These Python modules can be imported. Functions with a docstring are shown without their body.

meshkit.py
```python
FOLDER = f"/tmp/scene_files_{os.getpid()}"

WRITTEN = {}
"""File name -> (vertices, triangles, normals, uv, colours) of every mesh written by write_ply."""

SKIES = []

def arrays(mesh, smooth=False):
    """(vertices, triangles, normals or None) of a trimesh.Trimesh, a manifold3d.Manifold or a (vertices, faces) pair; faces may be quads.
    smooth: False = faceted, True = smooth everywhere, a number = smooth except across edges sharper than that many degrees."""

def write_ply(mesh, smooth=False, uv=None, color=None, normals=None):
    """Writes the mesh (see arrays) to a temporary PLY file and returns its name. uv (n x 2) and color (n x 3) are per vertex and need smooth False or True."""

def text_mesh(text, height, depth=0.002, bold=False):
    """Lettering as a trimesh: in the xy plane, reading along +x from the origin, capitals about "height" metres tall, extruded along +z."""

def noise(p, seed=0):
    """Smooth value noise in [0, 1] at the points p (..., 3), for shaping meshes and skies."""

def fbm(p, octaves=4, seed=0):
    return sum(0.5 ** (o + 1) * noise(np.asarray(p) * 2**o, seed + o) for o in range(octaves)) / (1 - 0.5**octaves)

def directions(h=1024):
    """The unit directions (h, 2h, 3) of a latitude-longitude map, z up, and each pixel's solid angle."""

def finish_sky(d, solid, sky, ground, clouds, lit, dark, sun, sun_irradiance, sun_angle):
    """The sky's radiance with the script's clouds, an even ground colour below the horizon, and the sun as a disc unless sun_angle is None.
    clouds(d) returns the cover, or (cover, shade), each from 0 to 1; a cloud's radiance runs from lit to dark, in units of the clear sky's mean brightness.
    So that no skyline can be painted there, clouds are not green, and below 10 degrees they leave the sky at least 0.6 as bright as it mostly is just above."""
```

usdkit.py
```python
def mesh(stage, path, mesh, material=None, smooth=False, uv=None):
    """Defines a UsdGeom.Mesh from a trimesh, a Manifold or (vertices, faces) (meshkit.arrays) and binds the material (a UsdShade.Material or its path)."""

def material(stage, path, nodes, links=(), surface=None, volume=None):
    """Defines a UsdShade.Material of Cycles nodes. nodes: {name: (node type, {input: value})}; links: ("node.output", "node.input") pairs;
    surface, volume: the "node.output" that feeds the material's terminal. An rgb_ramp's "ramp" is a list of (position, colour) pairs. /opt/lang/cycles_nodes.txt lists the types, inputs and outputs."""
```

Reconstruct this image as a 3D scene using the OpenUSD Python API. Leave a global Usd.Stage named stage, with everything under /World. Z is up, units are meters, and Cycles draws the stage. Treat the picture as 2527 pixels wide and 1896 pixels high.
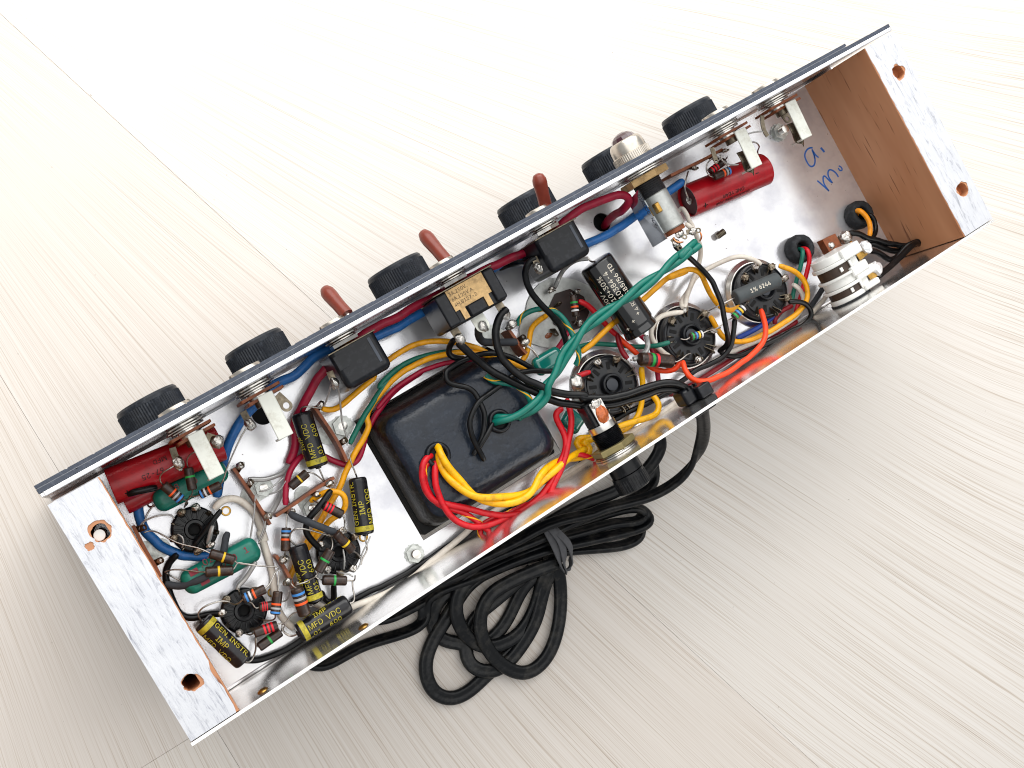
import math, random
import numpy as np, trimesh, usdkit, meshkit
from shapely.geometry import Polygon, Point, box as sbox, LineString
from shapely import affinity
from scipy.spatial.transform import Rotation
from scipy.interpolate import CubicSpline
from pxr import Usd, UsdGeom, UsdLux, UsdShade, Gf, Sdf

stage = Usd.Stage.CreateInMemory()
UsdGeom.SetStageUpAxis(stage, 'Z'); UsdGeom.SetStageMetersPerUnit(stage, 1.0)
UsdGeom.Xform.Define(stage, '/World')
rng = np.random.RandomState(7); random.seed(7)

# ------------------------------------------------------------------ camera, light
# The chassis frame: x along the chassis, y from the rear wall to the control panel, z up from the chassis plate, in millimetres.
TABLE = 72.0                                   # the chassis plate stands this far above the table
FOCAL_PX, CAM_ROT, CAM = 2842.4233, (2.9715574, -0.8045237, 0.5275277), np.array([25.13415, 99.36256, 573.03361])
R = Rotation.from_rotvec(CAM_ROT).as_matrix()
def world(p): return (np.asarray(p, float) + [0, 0, TABLE]) * 0.001
cam = UsdGeom.Camera.Define(stage, '/World/camera')
c = world(CAM)
cam.AddTransformOp().Set(Gf.Matrix4d(*R[0], 0, *(-R[1]), 0, *(-R[2]), 0, *c, 1))
cam.CreateHorizontalApertureAttr(36.0); cam.CreateVerticalApertureAttr(27.0)
cam.CreateFocalLengthAttr(36.0 * FOCAL_PX / 2527); cam.CreateClippingRangeAttr((0.02, 50.0))
cam.CreateExposureAttr(0.34)

def lin(h):
    h = h.lstrip('#'); a = np.array([int(h[i:i + 2], 16) for i in (0, 2, 4)]) / 255
    return tuple(float(x) for x in np.where(a <= .04045, a / 12.92, ((a + .055) / 1.055) ** 2.4))

usdkit.material(stage, '/World/Looks/room_light', {'b': ('background_shader', {'color': (0.95, 0.98, 1.0), 'strength': 0.37})}, surface='b.background')
dome = UsdLux.DomeLight.Define(stage, '/World/room_light')
UsdShade.MaterialBindingAPI.Apply(dome.GetPrim()).Bind(UsdShade.Material.Get(stage, '/World/Looks/room_light'))
def softbox(name, at, target, w, h, power):
    l = UsdLux.RectLight.Define(stage, '/World/' + name)
    at, target = world(at), world(target)
    z = at - target; z /= np.linalg.norm(z); x = np.cross([0, 0, 1.0], z); x /= np.linalg.norm(x); y = np.cross(z, x)
    l.AddTransformOp().Set(Gf.Matrix4d(*x, 0, *y, 0, *z, 0, *at, 1))
    l.CreateWidthAttr(w); l.CreateHeightAttr(h); l.CreateIntensityAttr(power); l.CreateNormalizeAttr(False)
    l.CreateColorAttr((1.0, 0.99, 0.97))
softbox('window_softbox', (700, 1000, 660), (370, 100, 0), 1.7, 0.9, 2.9)
softbox('ceiling_softbox', (480, 380, 950), (480, 379, 0), 1.7, 1.25, 1.12)

# ------------------------------------------------------------------ reading positions off the photograph: (window, x, y, height above the plate) -> a point of the chassis frame
WINDOW = {'A': (50, 900, 3.32), 'B': (350, 1300, 3.0183), 'C': (550, 900, 4.15), 'D': (600, 1150, 3.69), 'E': (900, 600, 3.689), 'F': (900, 950, 3.689),
          'G': (1250, 600, 4.151), 'H': (1350, 850, 3.688), 'I': (1600, 550, 4.15), 'J': (1400, 350, 4.0218), 'K': (1800, 100, 3.0186), 'L': (1000, 1100, 2.5543),
          'M': (700, 350, 3.0186), 'N': (50, 850, 3.16), 'O': (1560, 220, 4.424), 'S': (1850, 500, 3.267), 'T': (600, 1400, 3.16), 'U': (1420, 850, 7.373),
          'V': (330, 1180, 8.3), 'W': (1150, 750, 11.06), 'X': (820, 780, 11.06), 'Y': (2000, 560, 7.546), 'Z': (0, 0, 1.0)}
def P(w, x, y, z=0.0):
    ox, oy, k = WINDOW[w]
    d = R.T @ np.array([(ox + x / k - 1263.5) / FOCAL_PX, (oy + y / k - 948) / FOCAL_PX, 1])
    return CAM + d * (z - CAM[2]) / d[2]
def path(*items):
    """('E', (x, y, z), ..., 'F', (x, y, z), ...) -> points; a list entry is a chassis point already"""
    w, out = None, []
    for i in items:
        if isinstance(i, str): w = i
        elif isinstance(i, (np.ndarray, list)): out.append(np.asarray(i, float))
        else: out.append(P(w, *i))
    return np.array(out)

# ------------------------------------------------------------------ materials
LOOKS = {}
def look(name, color, rough=.5, metal=0., vary=0., vscale=150., bump=0., bscale=400., coat=0., spec=.5, dark=None, dscale=60., damount=0., trans=0., transl=False):
    if name in LOOKS: return LOOKS[name]
    col = lin(color) if isinstance(color, str) else color
    n = {'g': ('geometry', {}), 'p': ('principled_bsdf', {'base_color': col, 'roughness': rough, 'metallic': metal, 'coat_weight': coat, 'specular_ior_level': spec, 'transmission_weight': trans})}
    l = []
    if vary or damount:
        n['n1'] = ('noise_texture', {'scale': vscale, 'detail': 4.0, 'roughness': .6}); l.append(('g.position', 'n1.vector'))
        lo = tuple(max(0, x * (1 - vary)) for x in col); hi = tuple(min(1, x * (1 + vary)) for x in col)
        n['r1'] = ('rgb_ramp', {'ramp': [(.3, lo), (.7, hi)]}); l += [('n1.fac', 'r1.fac')]
        out = 'r1.color'
        if damount:
            n['n2'] = ('noise_texture', {'scale': dscale, 'detail': 6.0, 'roughness': .7}); l.append(('g.position', 'n2.vector'))
            n['r2'] = ('rgb_ramp', {'ramp': [(.5, (0, 0, 0)), (.72, (damount,) * 3)]}); l.append(('n2.fac', 'r2.fac'))
            n['m2'] = ('mix_color', {'b': lin(dark)}); l += [('r2.color', 'm2.fac'), (out, 'm2.a')]; out = 'm2.result'
        l.append((out, 'p.base_color'))
    if bump:
        n['n3'] = ('noise_texture', {'scale': bscale, 'detail': 3.0}); n['b'] = ('bump', {'strength': bump, 'distance': .0008})
        l += [('g.position', 'n3.vector'), ('n3.fac', 'b.height'), ('b.normal', 'p.normal')]
    LOOKS[name] = usdkit.material(stage, '/World/Looks/' + name, n, l, surface='p.BSDF')
    return LOOKS[name]

def wire_look(name, color, rough=.34, dirt='#5a3a18', amount=.5): return look('wire_' + name, color, rough, spec=.28 if 'black' in name else .45, vary=.08, vscale=220., dark=dirt, dscale=260., damount=amount)
WIRE = {'yellow': wire_look('yellow', '#f2a70c', .38), 'bright_yellow': wire_look('bright_yellow', '#fbb800', .35), 'crimson': wire_look('crimson', '#a30a33', .45, '#400515'), 'red': wire_look('red', '#cf1020', .4, '#500808'),
        'dark_red': wire_look('dark_red', '#8d0a1c', .4, '#300508'), 'amber': wire_look('amber', '#f59a12', .4), 'orange': wire_look('orange', '#fb4410', .45, '#8a1e05', .15), 'green': wire_look('green', '#077263', .38, '#04443e'), 'dark_green': wire_look('dark_green', '#0a6a58', .45, '#04332c'),
        'black': wire_look('black', '#0b0c0e', .3, '#2c2c2e'), 'gray_black': wire_look('gray_black', '#3a3d42', .75, '#15161a'), 'cream': wire_look('cream', '#e2dace', .5, '#a08c70', .35),
        'white': wire_look('white', '#e6e2da', .45, '#a89c88', .2), 'blue': wire_look('blue', '#256db6', .36, '#0c2c58'), 'royal_blue': wire_look('royal_blue', '#123f9a', .42, '#0a1c50'), 'clear': look('wire_clear', '#a9a8a6', .2, .3, coat=.8),
        'copper': look('wire_copper', '#d68a5c', .3, 1.)}
LEAD = look('tinned_lead', '#b3aea8', .36, 1., vary=.25, vscale=900., dark='#4a3520', dscale=300., damount=.5)
SOLDER = look('solder', '#c2bfba', .32, 1., vary=.2, vscale=500., dark='#6a3f16', dscale=220., damount=.7, bump=.5, bscale=900.)
TARNISH = look('tarnished_solder', '#857b6c', .36, .9, vary=.35, vscale=500., dark='#5a3008', dscale=200., damount=.85, bump=.5, bscale=900.)
LUG = look('lug_metal', '#7b7263', .4, 1., vary=.3, vscale=500., dark='#3a2a18', dscale=260., damount=.7)
STEEL = look('nickel_steel', '#d8d5d0', .24, 1., vary=.12, vscale=300., dark='#8a8070', dscale=180., damount=.3)
ZINC = look('zinc', '#c3c6c2', .42, .8, vary=.18, vscale=450., dark='#6f7264', dscale=160., damount=.5, bump=.3)
BRASS = look('brass', '#b08a48', .32, 1., vary=.25, vscale=400., dark='#3d2c14', dscale=220., damount=.6)
BRASS_PLATE = look('brass_plate', '#c9a672', .5, .3, vary=.15, vscale=500., dark='#4a3418', dscale=110., damount=.8)
PHENOLIC = look('phenolic', '#8a4a26', .55, vary=.22, vscale=500., dark='#3a1a0a', dscale=150., damount=.7)
DARK_PHENOLIC = look('dark_phenolic', '#3a1712', .5, vary=.25, vscale=400.)
BAKELITE = look('bakelite', '#0c0d10', .22, spec=.3, vary=.25, vscale=200., dark='#4a4a4e', dscale=240., damount=.35)
BLACK_PLASTIC = look('black_plastic', '#121419', .3, spec=.3, vary=.15, vscale=300., dark='#4a4c52', dscale=330., damount=.25)
KNOB_BLACK = look('knob_black', '#1c2027', .4, spec=.3, vary=.12, vscale=260., dark='#5c626c', dscale=380., damount=.3)
RUBBER = look('rubber', '#26282b', .72, spec=.3, vary=.2, vscale=400., dark='#55575c', dscale=300., damount=.4, bump=.4)
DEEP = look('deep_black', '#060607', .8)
PANEL = look('panel_laminate', '#3a414f', .5, vary=.12, vscale=240., dark='#6d7480', dscale=420., damount=.5)
PANEL_EDGE = look('panel_core', '#a8abb2', .5)
PARCH = look('bracket_cream', '#dcddd4', .42, .25, vary=.07, vscale=120., dark='#9a927c', dscale=170., damount=.45)
CAP_BLACK = look('cap_black', '#15151a', .22, spec=.4, vary=.3, vscale=160., dark='#4a4640', dscale=260., damount=.3)
CAP_SLEEVE = look('cap_sleeve', '#0c0c0e', .15, vary=.2, vscale=120., coat=.6)
YELLOW_INK = look('yellow_ink', '#b9ab2c', .5, vary=.25, vscale=500., dark='#2a2712', dscale=420., damount=.75)
WHITE_INK = look('white_ink', '#e8dfce', .5)
BLACK_INK = look('black_ink', '#1c070a', .6)
RED_INK = look('red_ink', '#8a2a3a', .6)
CAP_RED = look('cap_red', '#ab0a1a', .32, vary=.14, vscale=130., dark='#5a0610', dscale=240., damount=.45)
CAP_GREEN = look('cap_green', '#0d7463', .4, vary=.15, vscale=140., dark='#083d34', dscale=200., damount=.5)
MYLAR_GREEN = look('mylar_green', '#0f6a60', .12, vary=.2, vscale=160., coat=.8)
RES_BROWN = look('resistor_brown', '#2a1c16', .36, vary=.3, vscale=260., dark='#7c5a44', dscale=420., damount=.4)
RES_GRAY = look('resistor_gray', '#43484a', .7, vary=.12, vscale=400.)
BAND = {k: look('band_' + k, v, .45) for k, v in {'red': '#dc1428', 'orange': '#f2591c', 'yellow': '#e8bf1e', 'green': '#1fa045', 'blue': '#3c86cf', 'white': '#d9dadc', 'gray': '#a9abad', 'brown': '#6d2c20', 'black': '#101010'}.items()}
TOGGLE_RED = look('toggle_cover', '#7c3120', .34, vary=.1, vscale=260., dark='#5a1c10', dscale=160., damount=.35)
JEWEL = look('jewel', '#3a1420', .12, coat=.6)
NICKEL = look('satin_nickel', '#d0c8bd', .3, 1., vary=.1, vscale=300., dark='#857a68', dscale=220., damount=.35)
CHROME = look('chrome', '#d9dde2', .1, 1., vary=.05)
WHITE_PLASTIC = look('white_plastic', '#dededa', .3, vary=.03, vscale=100.)
BLUE_INK = look('blue_ink', '#1c5aa8', .5)
CORD = look('cord_rubber', '#0d0f12', .36, spec=.3, vary=.25, vscale=160., dark='#57534c', dscale=120., damount=.4, bump=.25)
BAND_RUBBER = look('band_rubber', '#5a5a5d', .8, vary=.15, vscale=300.)
TRANSFORMER = look('transformer_enamel', '#161e2a', .27, vary=.35, vscale=60., dark='#3f4958', dscale=420., damount=.35, bump=.25, bscale=600., spec=.4)
GALV = look('galvanized', '#b9bbb8', .45, .6, vary=.12, vscale=350., dark='#85837c', dscale=140., damount=.55)

def special_looks():
    # polished chassis plate: bright, a little rough, specked
    n = {'g': ('geometry', {}), 'n1': ('noise_texture', {'scale': 34.0, 'detail': 6.0, 'roughness': .62}), 'r1': ('rgb_ramp', {'ramp': [(.32, (.56, .56, .6)), (.5, (.74, .74, .76)), (.7, (.81, .81, .82))]}),
         'n2': ('noise_texture', {'scale': 620.0, 'detail': 2.0}), 'r2': ('rgb_ramp', {'ramp': [(.755, (0, 0, 0)), (.79, (1, 1, 1))]}), 'm': ('mix_color', {'b': (.1, .07, .06)}),
         'n3': ('noise_texture', {'scale': 1500.0, 'detail': 2.0}), 'b': ('bump', {'strength': .12, 'distance': .0003}),
         'n4': ('noise_texture', {'scale': 40.0, 'detail': 4.0}), 'r4': ('rgb_ramp', {'ramp': [(.3, (.13, .13, .13)), (.75, (.26, .26, .26))]}),
         'p': ('principled_bsdf', {'metallic': .62, 'roughness': .22})}
    l = [('g.position', 'n1.vector'), ('n1.fac', 'r1.fac'), ('g.position', 'n2.vector'), ('n2.fac', 'r2.fac'), ('r2.color', 'm.fac'), ('r1.color', 'm.a'), ('m.result', 'p.base_color'),
         ('g.position', 'n3.vector'), ('n3.fac', 'b.height'), ('b.normal', 'p.normal'), ('g.position', 'n4.vector'), ('n4.fac', 'r4.fac'), ('r4.color', 'p.roughness')]
    LOOKS['plate'] = usdkit.material(stage, '/World/Looks/chassis_plate', n, l, surface='p.BSDF')
    n2 = dict(n); n2['p'] = ('principled_bsdf', {'metallic': .95}); n2['r4'] = ('rgb_ramp', {'ramp': [(.3, (.08, .08, .08)), (.75, (.22, .22, .22))]})
    n2['r1'] = ('rgb_ramp', {'ramp': [(.35, (.74, .72, .7)), (.7, (.86, .85, .83))]})
    LOOKS['wall'] = usdkit.material(stage, '/World/Looks/polished_wall', n2, l, surface='p.BSDF')
    # silver paint brushed on wood
    n = {'g': ('geometry', {}), 'mp': ('mapping', {'scale': (1.0, .16, 1.0), 'rotation': (0, 0, .95)}), 'n1': ('noise_texture', {'scale': 560.0, 'detail': 6.0, 'roughness': .75, 'distortion': .7}),
         'r1': ('rgb_ramp', {'ramp': [(.29, (.17, .18, .22)), (.38, (.45, .46, .51)), (.47, (.66, .67, .71)), (.8, (.75, .76, .785))]}),
         'n2': ('noise_texture', {'scale': 70.0, 'detail': 5.0, 'roughness': .65}), 'r2': ('rgb_ramp', {'ramp': [(.42, (.0, .0, .0)), (.68, (.6, .6, .6))]}), 'm': ('mix_color', {'b': (.76, .765, .79)}),
         'b': ('bump', {'strength': .35, 'distance': .0006}), 'p': ('principled_bsdf', {'metallic': .25, 'roughness': .42})}
    l = [('g.position', 'mp.vector'), ('mp.vector', 'n1.vector'), ('n1.fac', 'r1.fac'), ('g.position', 'n2.vector'), ('n2.fac', 'r2.fac'), ('r2.color', 'm.fac'), ('r1.color', 'm.a'), ('m.result', 'p.base_color'), ('n1.fac', 'b.height'), ('b.normal', 'p.normal')]
    LOOKS['silver_paint'] = usdkit.material(stage, '/World/Looks/silver_paint', n, l, surface='p.BSDF')
    # bare mahogany, grain along y, short dark pores
    n = {'g': ('geometry', {}), 'mp': ('mapping', {'scale': (1.0, .07, 1.0)}), 'n1': ('noise_texture', {'scale': 520.0, 'detail': 3.0}), 'r1': ('rgb_ramp', {'ramp': [(.64, (0, 0, 0)), (.72, (.7, .7, .7))]}),
         'mp2': ('mapping', {'scale': (1.0, .2, 1.0)}), 'n2': ('noise_texture', {'scale': 60.0, 'detail': 5.0}), 'r2': ('rgb_ramp', {'ramp': [(.3, lin('#b57850')), (.7, lin('#c98f68'))]}),
         'm': ('mix_color', {'b': lin('#6a361c')}), 'b': ('bump', {'strength': .2, 'distance': .0004, 'invert': True}), 'p': ('principled_bsdf', {'roughness': .62})}
    l = [('g.position', 'mp.vector'), ('mp.vector', 'n1.vector'), ('n1.fac', 'r1.fac'), ('g.position', 'mp2.vector'), ('mp2.vector', 'n2.vector'), ('n2.fac', 'r2.fac'), ('r1.color', 'm.fac'), ('r2.color', 'm.a'), ('m.result', 'p.base_color'), ('r1.color', 'b.height'), ('b.normal', 'p.normal')]
    LOOKS['mahogany'] = usdkit.material(stage, '/World/Looks/mahogany', n, l, surface='p.BSDF')
    # pale wood laminate of the table: the grain opens like a fan
    o = world(P('Z', -800, -500, -TABLE))
    n = {'g': ('geometry', {}), 'w': ('noise_texture', {'scale': 2.6, 'detail': 1.0, 'roughness': .4}), 'ws': ('math', {'math_type': 'multiply_add', 'value2': .036, 'value3': -.018}),
         'w2': ('noise_texture', {'scale': 26.0, 'detail': 2.0}), 'ws2': ('math', {'math_type': 'multiply_add', 'value2': .0013, 'value3': -.00065}),
         's': ('separate_xyz', {}), 'dx': ('math', {'math_type': 'subtract', 'value2': float(o[0])}), 'dy': ('math', {'math_type': 'subtract', 'value2': float(o[1])}),
         'a': ('math', {'math_type': 'arctan2'}), 'a2': ('math', {'math_type': 'add'}), 'a3': ('math', {'math_type': 'add'}),
         'q1': ('math', {'math_type': 'multiply'}), 'q2': ('math', {'math_type': 'multiply'}), 'q3': ('math', {'math_type': 'add'}), 'r': ('math', {'math_type': 'sqrt'}),
         'rs': ('math', {'math_type': 'multiply', 'value2': 4.0}), 'as': ('math', {'math_type': 'multiply', 'value2': 1050.0}), 'cv': ('combine_xyz', {}),
         'n1': ('noise_texture', {'scale': 1.0, 'detail': 2.0, 'roughness': .85}), 'r1': ('rgb_ramp', {'ramp': [(.27, lin('#b5a594')), (.38, lin('#d8cdc1')), (.49, lin('#e8e1d9')), (.72, lin('#efe9e3'))]}),
         'as2': ('math', {'math_type': 'multiply', 'value2': 30.0}), 'rs2': ('math', {'math_type': 'multiply', 'value2': 2.0}), 'cv2': ('combine_xyz', {}), 'n2': ('noise_texture', {'scale': 1.0, 'detail': 4.0}),
         'r2': ('rgb_ramp', {'ramp': [(.3, (.95, .94, .93)), (.7, (1., 1., 1.))]}), 'm': ('mix_color', {'blend_type': 'multiply', 'fac': 1.0}),
         'n5': ('noise_texture', {'scale': 330.0, 'detail': 2.0}), 'r5': ('rgb_ramp', {'ramp': [(.76, (0, 0, 0)), (.8, (.6, .6, .6))]}), 'm5': ('mix_color', {'b': lin('#8a7a66')}),
         'b': ('bump', {'strength': .12, 'distance': .0004}), 'p': ('principled_bsdf', {'roughness': .5, 'specular_ior_level': .4})}
    l = [('g.position', 'w.vector'), ('w.fac', 'ws.value1'), ('g.position', 'w2.vector'), ('w2.fac', 'ws2.value1'), ('g.position', 's.vector'), ('s.x', 'dx.value1'), ('s.y', 'dy.value1'), ('dy.value', 'a.value1'), ('dx.value', 'a.value2'),
         ('a.value', 'a2.value1'), ('ws.value', 'a2.value2'), ('a2.value', 'a3.value1'), ('ws2.value', 'a3.value2'), ('dx.value', 'q1.value1'), ('dx.value', 'q1.value2'), ('dy.value', 'q2.value1'), ('dy.value', 'q2.value2'),
         ('q1.value', 'q3.value1'), ('q2.value', 'q3.value2'), ('q3.value', 'r.value1'), ('r.value', 'rs.value1'), ('a3.value', 'as.value1'), ('as.value', 'cv.x'), ('rs.value', 'cv.y'), ('cv.vector', 'n1.vector'), ('n1.fac', 'r1.fac'),
         ('a3.value', 'as2.value1'), ('r.value', 'rs2.value1'), ('as2.value', 'cv2.x'), ('rs2.value', 'cv2.y'), ('cv2.vector', 'n2.vector'), ('n2.fac', 'r2.fac'), ('r1.color', 'm.a'), ('r2.color', 'm.b'),
         ('g.position', 'n5.vector'), ('n5.fac', 'r5.fac'), ('r5.color', 'm5.fac'), ('m.result', 'm5.a'), ('m5.result', 'p.base_color'), ('n1.fac', 'b.height'), ('b.normal', 'p.normal')]
    for k, tint in (('laminate', (1, 1, 1)), ('laminate_rose', (.965, .945, .93)), ('laminate_cream', (.985, .972, .955))):
        m = dict(n); m['r2'] = ('rgb_ramp', {'ramp': [(.3, tuple(.972 * q for q in tint)), (.7, tint)]})
        LOOKS[k] = usdkit.material(stage, '/World/Looks/pale_' + k, m, l, surface='p.BSDF')
special_looks()

# ------------------------------------------------------------------ scene prims
TAKEN = {}
def numbered(parent, name):
    k = TAKEN.get((parent, name), 0); TAKEN[(parent, name)] = k + 1
    return f'{parent}/{name}' if k == 0 else f'{parent}/{name}_{k:03d}'
def tag(prim, **kw):
    for k, v in kw.items():
        if v: prim.SetCustomDataByKey(k, v)
def merge(ms): return trimesh.util.concatenate([m for m in ms if m is not None])
class Thing:
    def __init__(self, name, label, category, group=None, kind=None):
        self.path = numbered('/World', name); self.data = dict(label=label, category=category, group=group, kind=kind); self.parts = []
    def part(self, name, mesh, mat, smooth=35, parent=None, label=None):
        if isinstance(mesh, list): mesh = merge(mesh)
        up = self.path if parent is None else parent
        p = numbered(up, name); self.parts.append((p, mesh, mat, smooth, label)); return p
    def done(self):
        b = np.array([p[1].bounds for p in self.parts]); lo, hi = b[:, 0].min(0), b[:, 1].max(0)
        base = np.array([(lo[0] + hi[0]) / 2, (lo[1] + hi[1]) / 2, lo[2]])
        x = UsdGeom.Xform.Define(stage, self.path); x.AddTranslateOp().Set(Gf.Vec3d(*world(base))); tag(x.GetPrim(), **self.data)
        for p, m, mat, smooth, label in sorted(self.parts, key=lambda q: q[0].count('/')):
            m = m.copy(); m.vertices = (m.vertices - base) * .001
            pr = usdkit.mesh(stage, p, m, mat, smooth=smooth); tag(pr.GetPrim(), label=label)
        self.base = base; return self
def single(name, mesh, mat, label, category, group=None, smooth=35, kind=None):
    if isinstance(mesh, list): mesh = merge(mesh)
    m = mesh.copy(); lo, hi = m.bounds; base = np.array([(lo[0] + hi[0]) / 2, (lo[1] + hi[1]) / 2, lo[2]])
    m.vertices = (m.vertices - base) * .001
    pr = usdkit.mesh(stage, numbered('/World', name), m, mat, smooth=smooth); pr.AddTranslateOp().Set(Gf.Vec3d(*world(base)))
    tag(pr.GetPrim(), label=label, category=category, group=group, kind=kind)

# ------------------------------------------------------------------ shape helpers (millimetres)
def unit(v): v = np.asarray(v, float); return v / max(np.linalg.norm(v), 1e-9)
def orient(m, o, ex, ey, ez):
    m = m.copy(); m.vertices = np.asarray(o) + m.vertices @ np.stack([ex, ey, ez]); 
    if np.linalg.det(np.stack([ex, ey, ez])) < 0: m.invert()
    return m
def frame(d, up=(0, 0, 1)):
    d = unit(d); up = np.asarray(up, float)
    if abs(d @ unit(up)) > .98: up = np.array([0, 1.0, 0])
    u = unit(up - d * (up @ d)); return d, u, np.cross(d, u)
def spline(pts, step=1.0):
    pts = np.asarray(pts, float)
    keep = np.r_[True, np.linalg.norm(np.diff(pts, axis=0), axis=1) > 1e-3]; pts = pts[keep]
    if len(pts) < 3: 
        n = max(2, int(np.linalg.norm(pts[-1] - pts[0]) / step)); return pts[0] + (pts[-1] - pts[0]) * np.linspace(0, 1, n)[:, None]
    t = np.r_[0, np.cumsum(np.linalg.norm(np.diff(pts, axis=0), axis=1) ** .6)]
    cs = CubicSpline(t, pts, bc_type='natural'); fine = cs(np.linspace(0, t[-1], 400))
    s = np.r_[0, np.cumsum(np.linalg.norm(np.diff(fine, axis=0), axis=1))]
    n = max(4, int(s[-1] / step)); q = np.linspace(0, s[-1], n)
    return np.stack([np.interp(q, s, fine[:, k]) for k in range(3)], 1)
def sweep(pts, profile, up=None, cap=True, scale=None):
    """profile: (n,2) closed loop swept along pts; up fixes the frame, otherwise it is carried along"""
    pts = np.asarray(pts, float); n = len(profile)
    t = np.gradient(pts, axis=0); t /= np.maximum(np.linalg.norm(t, axis=1, keepdims=True), 1e-9)
    u = np.zeros_like(t); u0 = np.array([0, 0, 1.0]) if abs(t[0][2]) < .9 else np.array([0, 1.0, 0])
    for i in range(len(pts)):
        if up is not None: u0 = np.asarray(up, float) if np.ndim(up) == 1 else up[i]
        w = u0 - t[i] * (u0 @ t[i]); w /= max(np.linalg.norm(w), 1e-6); u[i] = w; u0 = w
    s = np.cross(t, u); sc = np.ones(len(pts)) if scale is None else scale
    V = pts[:, None] + sc[:, None, None] * (profile[None, :, :1] * s[:, None] + profile[None, :, 1:] * u[:, None])
    V = V.reshape(-1, 3); F = []
    for i in range(len(pts) - 1):
        a = i * n + np.arange(n); b = i * n + (np.arange(n) + 1) % n
        F += [np.stack([a, a + n, b], 1), np.stack([b, a + n, b + n], 1)]
    F = np.vstack(F)
    if cap:
        k = len(V); V = np.vstack([V, pts[0], pts[-1]]); a = np.arange(n); b = (a + 1) % n; e = (len(pts) - 1) * n
        F = np.vstack([F, np.stack([np.full(n, k), a, b], 1), np.stack([np.full(n, k + 1), e + b, e + a], 1)])
    m = trimesh.Trimesh(V, F, process=False)
    if m.volume < 0: m.invert()
    return m
def circle(r, n=10): a = np.arange(n) * 2 * np.pi / n; return np.stack([np.cos(a), np.sin(a)], 1) * r
def tube(pts, r, n=10, step=1.0, smooth=True, round_ends=False):
    p = spline(pts, step) if smooth else np.asarray(pts, float)
    sc = None
    if round_ends and len(p) > 8:
        sc = np.ones(len(p)); sc[[0, -1]] = .72; sc[[1, -2]] = .93
    return sweep(p, circle(r, n), scale=sc)
def zip_profile(r=1.55, n=9):
    a = np.linspace(np.pi * .28, 2 * np.pi - np.pi * .28, n); L = np.stack([-r * 1.0 - r * np.cos(a) * -1, r * np.sin(a)], 1)
    right = np.stack([r + r * np.cos(np.linspace(-np.pi * .72, np.pi * .72, n)), r * np.sin(np.linspace(-np.pi * .72, np.pi * .72, n))], 1)
    left = -right
    return np.vstack([right, left])
def lathe(profile, o, d, n=32, up=(0, 0, 1)):
    """profile: [(radius, distance along d)] turned round the axis through o"""
    pr = np.array(profile, float); d, u, w = frame(d, up); a = np.arange(n) * 2 * np.pi / n
    V = np.asarray(o) + pr[:, None, 1:] * d + pr[:, None, :1] * (np.cos(a)[None, :, None] * u + np.sin(a)[None, :, None] * w)
    V = V.reshape(-1, 3); F = []
    for i in range(len(pr) - 1):
        A = i * n + np.arange(n); B = i * n + (np.arange(n) + 1) % n
        F += [np.stack([A, B, A + n], 1), np.stack([B, B + n, A + n], 1)]
    m = trimesh.Trimesh(V, np.vstack(F), process=True); m.update_faces(m.nondegenerate_faces()); m.fix_normals(); return m
def rod(a, b, r, bevel=.4, n=28):
    a, b = np.asarray(a, float), np.asarray(b, float); L = np.linalg.norm(b - a); e = min(bevel, L / 3, r * .6)
    return lathe([(0, 0), (r - e, 0), (r - e * .3, e * .3), (r, e), (r, L - e), (r - e * .3, L - e * .3), (r - e, L), (0, L)], a, b - a, n)
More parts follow.
